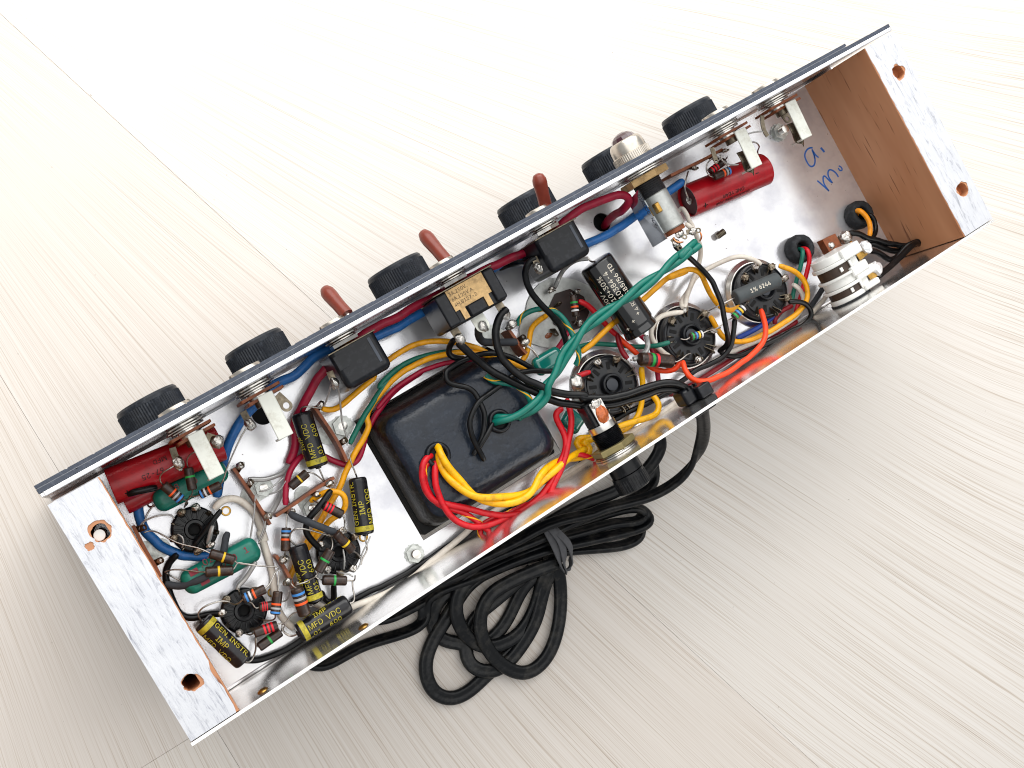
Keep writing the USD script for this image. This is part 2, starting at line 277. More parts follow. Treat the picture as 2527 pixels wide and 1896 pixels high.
def ring(o, d, r_out, r_in, t, n=36, bevel=.2):
    e = bevel; return lathe([(r_in, 0), (r_out - e, 0), (r_out, e), (r_out, t - e), (r_out - e, t), (r_in, t), (r_in, 0)], o, d, n)
def chamfer_box(ext, e=.4):
    ext = np.asarray(ext, float) / 2; pts = []
    for s in np.ndindex(2, 2, 2):
        q = (np.array(s) * 2 - 1) * ext
        for k in range(3):
            p = q.copy()
            for j in range(3):
                if j != k: p[j] -= np.sign(q[j]) * min(e, ext[j] * .45)
            pts.append(p)
    return trimesh.convex.convex_hull(np.array(pts))
def box(lo, hi, e=.35):
    lo, hi = np.minimum(lo, hi), np.maximum(lo, hi); m = chamfer_box(np.asarray(hi, float) - lo, e); m.apply_translation((np.asarray(lo, float) + hi) / 2); return m
def bar(a, b, w, t, up=(0, 0, 1), e=.2):
    d, u, s = frame(np.asarray(b) - a, up); L = np.linalg.norm(np.asarray(b) - a)
    return orient(chamfer_box((L, t, w), e), (np.asarray(a) + b) / 2, d, u, s)
def rounded_box(lo, hi, r, n=3):
    lo, hi = np.asarray(lo, float), np.asarray(hi, float); s = trimesh.creation.icosphere(n, r).vertices
    return trimesh.convex.convex_hull(np.vstack([s + np.where(np.array(k), hi - r, lo + r) for k in np.ndindex(2, 2, 2)]))
def slab(poly, z0, z1):
    if hasattr(poly, 'geoms'): return merge([slab(g, z0, z1) for g in poly.geoms])
    m = trimesh.creation.extrude_polygon(poly, z1 - z0, engine='earcut'); m.apply_translation([0, 0, z0]); return m
def blob(c, r, squash=(1, 1, 1), seed=0, rough=.42):
    m = trimesh.creation.icosphere(3, 1.0); q = meshkit.fbm(m.vertices * 1.3 + 7 + seed * 3.1, 3, seed)
    m.vertices = np.asarray(c) + m.vertices * (1 + rough * (q[:, None] - .5) * 2) * r * np.asarray(squash); return m
def tag_shape(L, w, hole=None, tip=True):
    g = LineString([(0, 0), (L - w / 2, 0)]).buffer(w / 2, cap_style=2) 
    if tip: g = g.union(Point(L - w / 2, 0).buffer(w / 2))
    if hole: g = g.difference(Point(L - w * .55, 0).buffer(hole))
    return g
def lug(o, d, normal, L=5., w=2.6, t=.45, hole=.7):
    """a solder lug: flat tag with a hole, from o along d"""
    d = unit(d); nrm = unit(np.asarray(normal) - d * (np.asarray(normal) @ d)); m = slab(tag_shape(L, w, hole), -t / 2, t / 2)
    return orient(m, o, d, np.cross(nrm, d), nrm)
def wrap_text(text, height, a, d, up, r, turn, t0, center=True, depth=.12, reverse=False):
    """lettering bent round a cylinder of radius r about the axis a + t d; turn: angle of the line's middle from up"""
    m = meshkit.text_mesh(text, height, depth); m = m.subdivide_to_size(max(.9, height * .35), 8) if hasattr(m, 'subdivide_to_size') else m
    v = np.array(m.vertices); v[:, 0] -= v[:, 0].max() / 2 if center else 0; v[:, 1] -= height / 2
    d, u, w = frame(d, up)                     # letters read along d, their tops towards u x d
    if reverse: v[:, :2] *= -1
    ang = turn - v[:, 1] / r; rad = r + .02 + v[:, 2]
    V = np.asarray(a) + (t0 + v[:, :1]) * d + rad[:, None] * (np.cos(ang)[:, None] * u + np.sin(ang)[:, None] * w)
    q = trimesh.Trimesh(V, m.faces, process=False); return q
def flat_text(text, height, o, ex, ey, depth=.08, bold=False):
    m = meshkit.text_mesh(text, height, depth, bold); return orient(m, o, unit(ex), unit(ey), unit(np.cross(ex, ey)))

# ------------------------------------------------------------------ table
def build_table():
    def T(x, y): return P('Z', x, y, -TABLE)[:2]
    a0, a1, b0, b1 = T(16, 952), T(592, 1896), T(57, 86), T(1880, 1765)
    j0, j1 = T(348, 1896), T(459, 1827)
    def far(p, q, s): d = unit(q - p); return p + d * s
    field = sbox(-900, -1100, 1500, 1200)
    def half(p, q, left):
        d = unit(q - p); n = np.array([-d[1], d[0]]) * (1 if left else -1); A, B = p - d * 5000, p + d * 5000
        return Polygon([A, B, B + n * 6000, A + n * 6000])
    # seam a and seam b meet far up to the left; beyond that the planks simply end
    left_a = half(a0, a1, False) if half(a0, a1, False).contains(Point(T(10, 1400))) else half(a0, a1, True)
    right_b = half(b0, b1, True) if half(b0, b1, True).contains(Point(T(1800, 100))) else half(b0, b1, False)
    below_j = half(j0, j1, True) if half(j0, j1, True).contains(Point(T(500, 1890))) else half(j0, j1, False)
    pieces = [field.intersection(left_a).difference(right_b).difference(below_j), field.intersection(left_a).difference(right_b).intersection(below_j),
              field.difference(left_a).difference(right_b), field.intersection(right_b)]
    t = Thing('tabletop', 'pale wood laminate tabletop with fanning grain under the open amplifier', 'tabletop', kind='structure')
    for g, lk in zip(pieces, ('laminate_rose', 'laminate_cream', 'laminate_rose', 'laminate')):
        for q in (g.geoms if hasattr(g, 'geoms') else [g]):
            top, low = q.buffer(-.13, join_style=2), q.buffer(-.07, join_style=2)
            if top.is_empty: continue
            m = slab(low, -TABLE - 9, -TABLE - .12); m2 = slab(top, -TABLE - .3, -TABLE)
            t.part('plank', [m, m2], LOOKS[lk], smooth=False)
    t.part('underlay', slab(field, -TABLE - 14, -TABLE - 8.6), look('underlay', '#5a4636', .8), smooth=False)
    t.done()
build_table()

# ------------------------------------------------------------------ chassis
L, YF, H = 500.0, 121.2, 58.9
BL, BR = 23.3, 23.5
BELL = (143.5, 14.5, 225.5, 79.0)               # where the transformer bell comes up through the plate
def build_chassis():
    t = Thing('amplifier_chassis', 'open aluminium amplifier chassis lying upside down with dark panel and silver painted wooden blocks', 'amplifier')
    plate = sbox(.5, 1.6, L - .5, YF - .1).difference(sbox(BELL[0] - 3, BELL[1] - 2.5, BELL[2] + 3, BELL[3] + 3))
    for w, x, y, r in (('J', 345, 800, 5.2), ('C', 410, 505, 5.4)): plate = plate.difference(Point(P(w, x, y, 0)[:2]).buffer(r))
    t.part('chassis_plate', slab(plate, -1.3, 0), LOOKS['plate'], smooth=False)
    for w, x, y, r in (('J', 345, 800, 5.2), ('C', 410, 505, 5.4)):
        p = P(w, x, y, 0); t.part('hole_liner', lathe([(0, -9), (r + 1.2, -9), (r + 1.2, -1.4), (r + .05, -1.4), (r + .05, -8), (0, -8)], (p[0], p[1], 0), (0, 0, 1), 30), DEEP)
    # fold radius along both walls
    rear = slab(sbox(0, -1.3, L, H).difference(Point(244, 30).buffer(7)), 0, 1.5); rear = orient(rear, (0, 1.5, 0), (1, 0, 0), (0, 0, 1), (0, -1, 0))
    t.part('rear_wall', rear, LOOKS['wall'], smooth=False)
    t.part('fold', tube([(BL, 2.3, .3), (L / 2, 2.3, .3), (L - BR, 2.3, .3)], .75, 8, 20), LOOKS['plate'])
    t.part('fold', tube([(0, YF - .6, .2), (L / 2, YF - .6, .2), (L, YF - .6, .2)], .7, 8, 20), LOOKS['plate'])
    front = box((0, YF, -1.3), (L - .8, 123.1, H), .25); t.part('front_wall', front, LOOKS['wall'], smooth=False)
    # rolled bright lip along the top of the front wall
    t.part('front_lip', box((1.5, YF - .25, H - .6), (L - 1.5, 123.0, H + .35), .3), LOOKS['plate'], smooth=False)
    # layered control panel, chipped along its outer edge
    def chipped(y0, y1, x0, x1, z0, z1, n, seed):
        r = np.random.RandomState(seed); g = sbox(x0, y0, x1, y1)
        for _ in range(n):
            x = r.uniform(x0 + 3, x1 - 3); s = r.uniform(.5, 1.5); dpt = r.uniform(.12, .5)
            g = g.difference(Polygon([(x - s, y1 + .1), (x + s * r.uniform(.5, 1.2), y1 + .1), (x + s * .4, y1 - dpt), (x - s * .3, y1 - dpt * r.uniform(.4, 1))]))
        return slab(g, z0, z1)
    t.part('panel_backing', chipped(123.15, 125.1, -.3, 498.7, -TABLE + .4, H + .1, 16, 3), PANEL, smooth=False)
    t.part('panel_core', box((.2, 125.1, -TABLE + .3), (466, 125.5, H - .35), .05), PANEL_EDGE, smooth=False)
    t.part('control_panel', chipped(125.5, 127.0, -.3, 466.5, -TABLE + .2, H, 26, 5), PANEL, smooth=False)
    # wooden end blocks, ragged holes bored down into them
    def ragged(p, r, seed, rag=.2):
        a = np.linspace(0, 2 * np.pi, 49)[:-1]; q = meshkit.fbm(np.stack([np.cos(a) * 1.4 + seed * 3.7, np.sin(a) * 1.4 + seed, a * 0], 1), 4, seed)
        rr = r * (1 + rag * (q - .45) * 2.2)
        return Polygon(np.stack([p[0] + rr * np.cos(a), p[1] + rr * np.sin(a)], 1)).buffer(0)
    holes_l = [(P('A', 655, 1375, H), 3.7), (P('B', 365, 1160, H), 3.5)]; holes_r = [(P('K', 1262, 235, H), 3.7), (P('K', 1740, 1110, H), 3.6)]
    q = np.random.RandomState(2); ys = np.linspace(1.9, 117.4, 60)
    for x0, x1, yt, holes, sd in ((.4, BL, 117.4, holes_l, 1), (L - BR, L - .4, 119.6, holes_r, 9)):
        body = sbox(x0, 1.9, x1, yt); 
        for p, r in holes: body = body.difference(ragged(p, r, sd))
        blk = t.part('end_block', slab(body, .05, H - .35), LOOKS['mahogany'], smooth=False, label='left wooden end block' if x0 < 50 else 'right wooden end block with its bare brown inner face')
        # the paint layer stops unevenly along the inner arris and round the holes
        inner = x1 if x0 < 50 else x0; sgn = -1 if x0 < 50 else 1; wear = [(x0 if x0 > 50 else x0, 0)]
        yy = np.linspace(1.9, yt, 70); off = .25 + .5 * meshkit.noise(np.stack([yy * .35, yy * 0 + sd, yy * 0], 1), sd) + np.where((yy < 26) & (x0 < 50), 1.6 * meshkit.noise(np.stack([yy * .22, yy * 0 + 5, yy * 0], 1), 4), 0)
        edge = [(inner + sgn * o, y) for o, y in zip(off, yy)]; outer = x0 if x0 < 50 else x1
        g = Polygon([(outer, 1.9)] + edge + [(outer, yt)]).buffer(0)
        for k, (p, r) in enumerate(holes): g = g.difference(ragged((p[0] + .3, p[1] + .2), r * (1.22 if x0 < 50 else 1.1), sd + 5 + k, .4))
        if x0 < 50: g = g.difference(ragged(P('A', 570, 1490, H)[:2], 1.7, 3, .5))
        t.part('silver_paint', slab(g, H - .35, H), LOOKS['silver_paint'], smooth=False, parent=blk)
        for k, (p, r) in enumerate(holes):
            if x0 < 50 and k == 0: t.part('screw', rod((p[0] - .9, p[1] - .9, 10), (p[0] - .9, p[1] - .9, 56.4), 2.5), WHITE_PLASTIC, parent=blk)
            if x0 > 50: t.part('wood_plug', slab(ragged(p, r * .95, 31 + k, .05), 20, H - 5), look('raw_wood', '#a5613a', .7, vary=.25, vscale=400.), smooth=False, parent=blk)
    # ink on the plate: a. m.
    def stroke(*pts, r=.5): return sweep(spline(path(*pts), .6), circle(r, 6) * [1, .12])
    t.part('handwriting', [stroke('K', (620, 800, .05), (590, 805, .05), (562, 850, .05), (575, 900, .05), (605, 938, .05), (630, 930, .05), (637, 880, .05), (625, 830, .05)),
                           stroke('K', (637, 880, .05), (625, 840, .05), (615, 812, .05), (640, 850, .05), (665, 872, .05)), stroke('K', (680, 800, .05), (694, 815, .05), (708, 832, .05), r=.7),
                           stroke('K', (655, 1045, .05), (690, 1075, .05), (742, 1122, .05)), stroke('K', (742, 1122, .05), (700, 1050, .05), (705, 1010, .05), (740, 1040, .05), (768, 1062, .05)),
                           stroke('K', (768, 1062, .05), (735, 1000, .05), (745, 965, .05), (790, 985, .05), (812, 1018, .05)), stroke('K', (815, 935, .05), (832, 945, .05), (840, 965, .05), (822, 968, .05), (812, 950, .05), r=.45)], BLUE_INK)
    # brass screw ends in the rear wall, eyelets in the plate, nuts
    def on_wall(w, x, y): 
        z = 30.
        for _ in range(30):
            p = P(w, x, y, z); z += (1.6 - p[1]) / -.5 * -1 * .5 if False else 0
        zs = np.linspace(0, H, 200); ps = np.array([P(w, x, y, k) for k in zs]); return ps[np.argmin(np.abs(ps[:, 1] - 1.6))]
    for w, x, y in (('B', 900, 1222), ('B', 1650, 745)):
        p = on_wall(w, x, y); s = t.part('brass_screw', lathe([(0, 1.2), (1.6, 1.0), (2.5, .3), (2.6, 0), (0, 0)], (p[0], 1.5, p[2]), (0, 1, 0), 20), BRASS)
    for w, x, y, r in (('A', 1685, 1200, 2.5), ('B', 970, 490, 2.3), ('B', 152, 168, 2.6), ('D', 1095, 650, 2.4), ('G', 222, 905, 2.6), ('I', 822, 862, 2.4)):
        p = P(w, x, y, .4); t.part('eyelet', ring((p[0], p[1], 0), (0, 0, 1), r * .98, r * .62, .8, 24), BRASS)
    def nut(w, x, y, r, bolt_r, bolt_h, z=0, washer=True, mat=ZINC):
        p = P(w, x, y, z + 1.5); a = np.linspace(0, 2 * np.pi, 7)[:-1] + .3
        hexa = slab(Polygon(np.stack([p[0] + r * np.cos(a), p[1] + r * np.sin(a)], 1)).buffer(-.3).buffer(.3).difference(Point(p[:2]).buffer(bolt_r)), z + .7, z + 3.2)
        star = Polygon([(p[0] + (r * 1.02 + .5 * (k % 2)) * math.cos(k * math.pi / 14), p[1] + (r * 1.02 + .5 * (k % 2)) * math.sin(k * math.pi / 14)) for k in range(28)])
        q = t.part('nut', [hexa] + ([slab(star, z, z + .7)] if washer else []), mat)
        t.part('bolt', [lathe([(0, 0)] + [(bolt_r * (1 if k % 2 else .86), .35 * k) for k in range(int(bolt_h / .35))] + [(0, bolt_h)], (p[0], p[1], z), (0, 0, 1), 18)], STEEL, parent=q)
    nut('C', 1225, 632, 5.2, 2.3, 3.6); nut('F', 455, 1540, 4.7, 2.2, 6.5); nut('O', 1610, 470, 4.9, 2.3, 8.5); nut('C', 415, 1262, 4.4, 2.0, 4.2, 1.2); nut('D', 625, 385, 4.2, 2.0, 4.0, 1.2)
    # nuts of the jacks and switches seen outside the panel
    for x, rr in ((66, 8.2), (102, 8.2), (149, 6.8), (212, 6.8), (271, 6.8), (392, 8.2), (429, 8.2)):
        t.part('panel_nut', [lathe([(5, 0), (rr + 1.6, 0), (rr + 1.6, .6), (rr, .9), (rr - .3, 2.6), (4.2, 3.0), (4.2, 0)], (x, 127.0, 30), (0, 1, 0), 12)], NICKEL)
    t.done()
build_chassis()

# ------------------------------------------------------------------ power transformer
def build_transformer():
    t = Thing('power_transformer', 'power transformer with black domed bell rising through the chassis cutout', 'transformer')
    x0, y0, x1, y1 = BELL; Z = 22.
    secs = [(0, 0, 9), (6, .3, 9), (12, 1.2, 9), (16, 2.6, 9), (19, 4.6, 8.5), (21, 7.4, 8), (22, 10.5, 7), (22.25, 14, 6), (22.3, 20, 5)]
    V, n = [], 0
    for z, inset, r in secs:
        g = sbox(x0 + inset + r, y0 + inset + r, x1 - inset - r, y1 - inset - r).buffer(r, 12); c = np.array(g.exterior.coords)[:-1]
        l = LineString(np.vstack([c, c[:1]])); n = 120; ang0 = 0
        # sample by angle so that the rings line up
        cx, cy = (x0 + x1) / 2, (y0 + y1) / 2; ring_ = []
        for a in np.linspace(0, 2 * np.pi, n, endpoint=False):
            ray = LineString([(cx, cy), (cx + 300 * math.cos(a), cy + 300 * math.sin(a))]); q = ray.intersection(l); q = q if q.geom_type == 'Point' else list(q.geoms)[0]
            ring_.append((q.x, q.y, z))
        V.append(ring_)
    V = np.array(V).reshape(-1, 3); F = []
    for i in range(len(secs) - 1):
        a = i * n + np.arange(n); b = i * n + (np.arange(n) + 1) % n; F += [np.stack([a, b, a + n], 1), np.stack([b, b + n, a + n], 1)]
    k = len(V); V = np.vstack([V, [(x0 + x1) / 2, (y0 + y1) / 2, Z + .3]]); e = (len(secs) - 1) * n; a = e + np.arange(n); b = e + (np.arange(n) + 1) % n
    F = np.vstack(F + [np.stack([a, b, np.full(n, k)], 1)]); m = trimesh.Trimesh(V, F, process=False)
    m = m.subdivide(); v = m.vertices; top = np.clip(v[:, 2] / 22, 0, 1); v[:, 2] += (meshkit.fbm(v * .05, 3, 3) - .5) * 1.6 * top; m.vertices = v
    low = m.triangles_center[:, 2] < 17.5; sk, tp = m.submesh([np.where(low)[0], np.where(~low)[0]], repair=False)
    t.part('bell', tp, TRANSFORMER, smooth=50)
    t.part('bell_skirt', sk, look('worn_enamel', '#120f0e', .34, spec=.45, vary=.5, vscale=120., dark='#4a423c', dscale=150., damount=.6, bump=.4, bscale=500.), smooth=50)
    t.part('laminated_core', box((x0 - 1, y0 - 1, -26), (x1 + 1, y1 + 1, -2.2), .8), DEEP)
    t.part('lower_bell', rounded_box((x0, y0, -TABLE), (x1, y1, -25), 9, 2), TRANSFORMER)
    for w, x, y, r in (('F', 665, 640, 6.6), ('F', 1225, 330, 6.2)):
        p = P(w, x, y, 22.5); g = t.part('grommet', lathe([(r * .62, 0), (r * .62, 1.6), (r * .75, 2.3), (r * .9, 2.1), (r, 1.2), (r, -.6), (r * .62, -.6), (r * .62, 0)], (p[0], p[1], 21.9), (0, 0, 1), 40), BLACK_PLASTIC, smooth=60)
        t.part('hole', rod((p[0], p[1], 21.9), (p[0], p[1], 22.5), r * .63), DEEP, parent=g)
    t.done()
build_transformer()

# ------------------------------------------------------------------ knobs: one, then copies of it
def build_knobs():
    n, zc = 150, -15.0
    def gear(y0, y1, r0, r1, depth):
        a = np.arange(n) * 2 * np.pi / n; o = []
        for y, r in ((y0, r0), (y1, r1)): o.append(np.stack([(r - depth * (np.arange(n) % 2)) * np.cos(a), np.full(n, y), (r - depth * (np.arange(n) % 2)) * np.sin(a)], 1))
        V = np.vstack(o + [[(0, y0, 0), (0, y1, 0)]]); i = np.arange(n); j = (i + 1) % n
        m = trimesh.Trimesh(V, np.vstack([np.stack([i, i + n, j], 1), np.stack([j, i + n, j + n], 1), np.stack([np.full(n, 2 * n), i, j], 1), np.stack([np.full(n, 2 * n + 1), j + n, i + n], 1)]), process=False); m.fix_normals(); return m
    xs = [59.8, 118.6, 203.0, 287.0, 346.0, 405.7]
    labels = ['black ribbed knob nearest the left end of the control panel', 'black ribbed knob second from the left end, before the first red toggle', 'black ribbed knob half hidden behind the leftmost red toggle cover',
              'black ribbed knob behind the red toggle cover that stands almost straight out', 'black ribbed knob behind the jewelled pilot lamp', 'black ribbed knob nearest the right end of the control panel']
    first = None
    for x, lab in zip(xs, labels):
        if first is None:
            t = Thing('control_knob', lab, 'knob', 'ribbed black control knobs')
            skirt = gear(127.6, 139.3, 16.3, 16.3, .34); face = lathe([(0, 142.4), (13.6, 142.4), (15.0, 142.1), (15.75, 141.0), (15.85, 139.35), (0, 139.35)], (0, 0, 0), (0, 1, 0), 64)
            rib = skirt.copy(); rib.apply_translation((x, 0, zc)); face.apply_translation((x, 0, zc))
            t.part('ribbed_skirt', rib, KNOB_BLACK, smooth=False); t.part('cap', face, KNOB_BLACK, smooth=30); t.done(); first = t
            b0 = t.base - [x, 0, 0]
        else:
            p = numbered('/World', 'control_knob'); X = UsdGeom.Xform.Define(stage, p); X.AddTranslateOp().Set(Gf.Vec3d(*world(b0 + [x, 0, 0])))
            X.GetPrim().GetReferences().AddInternalReference(first.path); X.GetPrim().SetInstanceable(True)
            tag(X.GetPrim(), label=lab, category='knob', group='ribbed black control knobs')
build_knobs()

# ------------------------------------------------------------------ toggle switches
def build_toggles():
    grp = 'toggle switches through the control panel'
    spec = [(149.0, 137.0, 161.5, 'toggle switch with red cover and plain black body nearest the left end', ('M', 300, 1092, 20), ('M', 468, 1285, 31)),
            (212.0, 195.0, 228.5, 'toggle switch with printed brass plate on its black body', ('M', 1030, 672, 20), ('M', 1210, 885, 31)),
            (269.0, 256.0, 281.0, 'toggle switch whose red cover stands straight out, beside the blue and crimson leads', ('M', 1893, 240, 40), ('M', 1952, 482, 32))]
    for k, (xc, xa, xb, lab, tip, base) in enumerate(spec):
        t = Thing('toggle_switch', lab, 'switch', grp)
        a, b = P(*tip), P(*base); d = unit(a - b); Lc = np.linalg.norm(a - b)
        t.part('lever_cover', lathe([(0, -.6), (3.2, -.6), (3.35, 0), (3.3, Lc * .35), (3.75, Lc * .72), (3.6, Lc * .84), (2.6, Lc * .96), (1.2, Lc), (0, Lc)], b, d, 28), TOGGLE_RED, smooth=60)
        t.part('lever', rod(b - d * 4, b + d * 2, 1.8), STEEL)
        t.part('bushing', [lathe([(0, 0)] + [(5.6 - .4 * (i % 2), .35 * i) for i in range(12)] + [(0, 4.2)], (xc, 116.6, 32), (0, 1, 0), 24)], BRASS)
        t.part('washer', [ring((xc, 120.0, 32), (0, 1, 0), 8.6, 5, .9), ring((xc, 118.9, 32), (0, 1, 0), 7.2, 5, .8)], STEEL)
        hx = lathe([(5.2, 0), (7.6, 0), (7.6, 1.7), (5.2, 1.7), (5.2, 0)], (xc, 117.0, 32), (0, 1, 0), 6); t.part('hex_nut', hx, STEEL, smooth=False)
        t.part('top_flange', box((xa - .6, 115.2, 19), (xb + .6, 116.0, 44.6), .3), LUG)
        body = t.part('body', rounded_box((xa, 96.5, 14), (xb, 118.5, 44), 3.4, 3).slice_plane((0, 115.2, 0), (0, -1, 0), cap=True, engine='earcut') if k != 1 else box((xa, 97.5, 18), (xb, 115.1, 43.2), 1.0), BLACK_PLASTIC, smooth=40)
        if k != 1:
            w, h = xb - xa, 17.7
            t.part('moulded_mark', box((xa + .9, 106.5, 43.9), (xa + 6.2, 113.6, 44.25), .12), BLACK_PLASTIC, parent=body)
            t.part('moulded_rib', box((xb - 5.0, 101.2, 43.9), (xb - 3.6, 114.0, 44.25), .12), look('scuffed_plastic', '#3d434e', .45), parent=body)
            l = t.part('solder_lug', lug((xa - 2.4, 109, 38), (-.15, -.75, .2), (0, .2, 1), 7, 3.2), LUG); t.part('solder', blob((xa - 3.6, 103.2, 39), 2.6, (.8, 1.2, .9), k), SOLDER, parent=l)
        else:
            for x0, x1 in ((xa - .2, xa + 6.3), (xb - 5.8, xb + .2)): t.part('side_rail', rounded_box((x0, 98.2, 17.5), (x1, 115.0, 45.2), 1.2, 2), BLACK_PLASTIC, smooth=40)
            pl = t.part('brass_plate', slab(sbox(201.4, 104.2, 222.6, 115.0).union(sbox(203.8, 98.6, 206.6, 105)).union(sbox(217.6, 98.6, 220.4, 105)), 43.3, 44.1), BRASS_PLATE, smooth=False)
            for i, s in enumerate(('3A.250V.', '6A.125V.A.', '4H.B127-2')): t.part('print', flat_text(s, 1.75, (202.2, 112.0 - 2.9 * i, 44.1), (1, .0, 0), (0, 1, 0), .06), look('brass_print', '#2c2012', .6), parent=pl, smooth=False)
            t.part('pivot_block', box((207.4, 98.4, 43), (216.8, 104.0, 45.4), .5), BLACK_PLASTIC)
            for x, wd in ((198.6, 4.2), (212.2, 7.2), (225.4, 4.2)):
                l = t.part('solder_lug', slab(tag_shape(9, wd, None), -.3, .3) if False else lug((x, 98, 36), (.02, -1, .1), (0, .1, 1), 9.5, wd, .6, .9), PARCH if wd > 6 else LUG)
                t.part('solder', blob((x, 91.5, 37.2), 2.3, (1.1, 1.3, .7), int(x)), SOLDER, parent=l)
        t.done()
build_toggles()

# ------------------------------------------------------------------ phone jacks
def build_jacks():
    grp = 'phone jacks behind the control panel'
    spec = [(66.3, 'phone jack with cream frame above the red and green capacitors at the left end', 0), (101.6, 'phone jack with empty perforated lug and cream frame, second from the left end', 1),
            (391.5, 'phone jack with cream frame over the red capacitor near the right end', 2), (428.6, 'phone jack with cream frame over a hex nut, nearest the bare brown end block', 3)]
    for x, lab, k in spec:
        t = Thing('phone_jack', lab, 'jack', grp); z = 31.
        for y, r, th in ((119.9, 9.2, 1.0), (118.7, 10.2, .8), (117.6, 8.2, .9)): t.part('washer', ring((x, y, z), (0, 1, 0), r, 4.5, th), STEEL)
        t.part('bushing', rod((x, 113.4, z), (x, 119.5, z), 5.5), STEEL)
        for y, w, dx in ((115.4, 20.4, 0), (112.9, 18.6, 1.6)):
            g = sbox(-w / 2, -9, w / 2, 9).buffer(-1.5).buffer(1.5); t.part('phenolic_wafer', orient(slab(g, 0, 1.3), (x + dx, y, z), (1, 0, 0), (0, 0, -1), (0, 1, 0)), PHENOLIC, smooth=False)
        t.part('spacer', rod((x, 110.0, z + 3), (x, 113.5, z + 3), 4.2), LUG)
        f0, f1 = (x + 1.0, 114.6, z + 11.4), (x - .4, 92.6, z + 11.4)
        t.part('frame', [bar(f0, f1, 7.4, 1.1, e=.3), bar((f1[0], f1[1] + .5, z + 11.6), (f1[0], f1[1] + .5, z + 1), 7.4, 1.1, (0, 1, 0), .3)], PARCH)
        if k >= 2: t.part('tip_spring', sweep(spline([(x - 2.5, 104, z + 7.5), (x - 3.2, 98, z + 8.5), (x - 2.4, 94, z + 6.5), (x - 1.2, 92.6, z + 8.2), (x - .4, 91.2, z + 6)], .6), np.array([(-2.4, -.25), (2.4, -.25), (2.4, .25), (-2.4, .25)]), up=(0, .3, 1)), LUG, smooth=30)
        if k == 0: 
            l1 = t.part('solder_lug', sweep(spline(path('A', (1245, 680, 34), (1265, 740, 33), (1290, 800, 32)), .6), np.array([(-1.5, -.25), (1.5, -.25), (1.5, .25), (-1.5, .25)])), LUG)
            t.part('solder', blob(P('A', 1295, 808, 32), 3.2, (.8, 1.1, .7), 3), SOLDER, parent=l1)
            l2 = t.part('solder_lug', lug(P('A', 1520, 590, 34), (.65, -.75, 0), (0, 0, 1), 7, 4), LUG); t.part('solder', blob(P('A', 1612, 630, 34), 2.8, (1, 1.1, .7), 4), SOLDER, parent=l2)
        if k == 1:
            l1 = t.part('solder_lug', sweep(spline(path('C', (205, 480, 34), (240, 545, 33), (280, 620, 32)), .6), np.array([(-1.6, -.3), (1.6, -.3), (1.6, .3), (-1.6, .3)])), LUG)
            t.part('solder', blob(P('C', 275, 610, 32), 2.6, (.9, 1.3, .8), 6), SOLDER, parent=l1)
            t.part('open_lug', lug(P('C', 540, 320, 34), P('C', 670, 440, 34) - P('C', 540, 320, 34), (0, 0, 1), 9.6, 5.4, .6, 1.5), LUG)
        if k == 2: t.part('solder_lug', lug(P('O', 870, 640, 34), P('O', 920, 800, 33) - P('O', 870, 640, 34), (0, 0, 1), 9, 2.6), LUG)
        if k == 3:
            t.part('solder_lug', sweep(spline(path('O', (1420, 290, 34), (1425, 390, 33), (1450, 470, 33), (1480, 515, 33)), .6), np.array([(-1.2, -.3), (1.2, -.3), (1.2, .3), (-1.2, .3)])), LUG)
            t.part('open_lug', lug(P('O', 1620, 230, 34), P('O', 1710, 350, 34) - P('O', 1620, 230, 34), (0, 0, 1), 8.5, 4.4, .6, 1.3), LUG)
        t.done()
build_jacks()

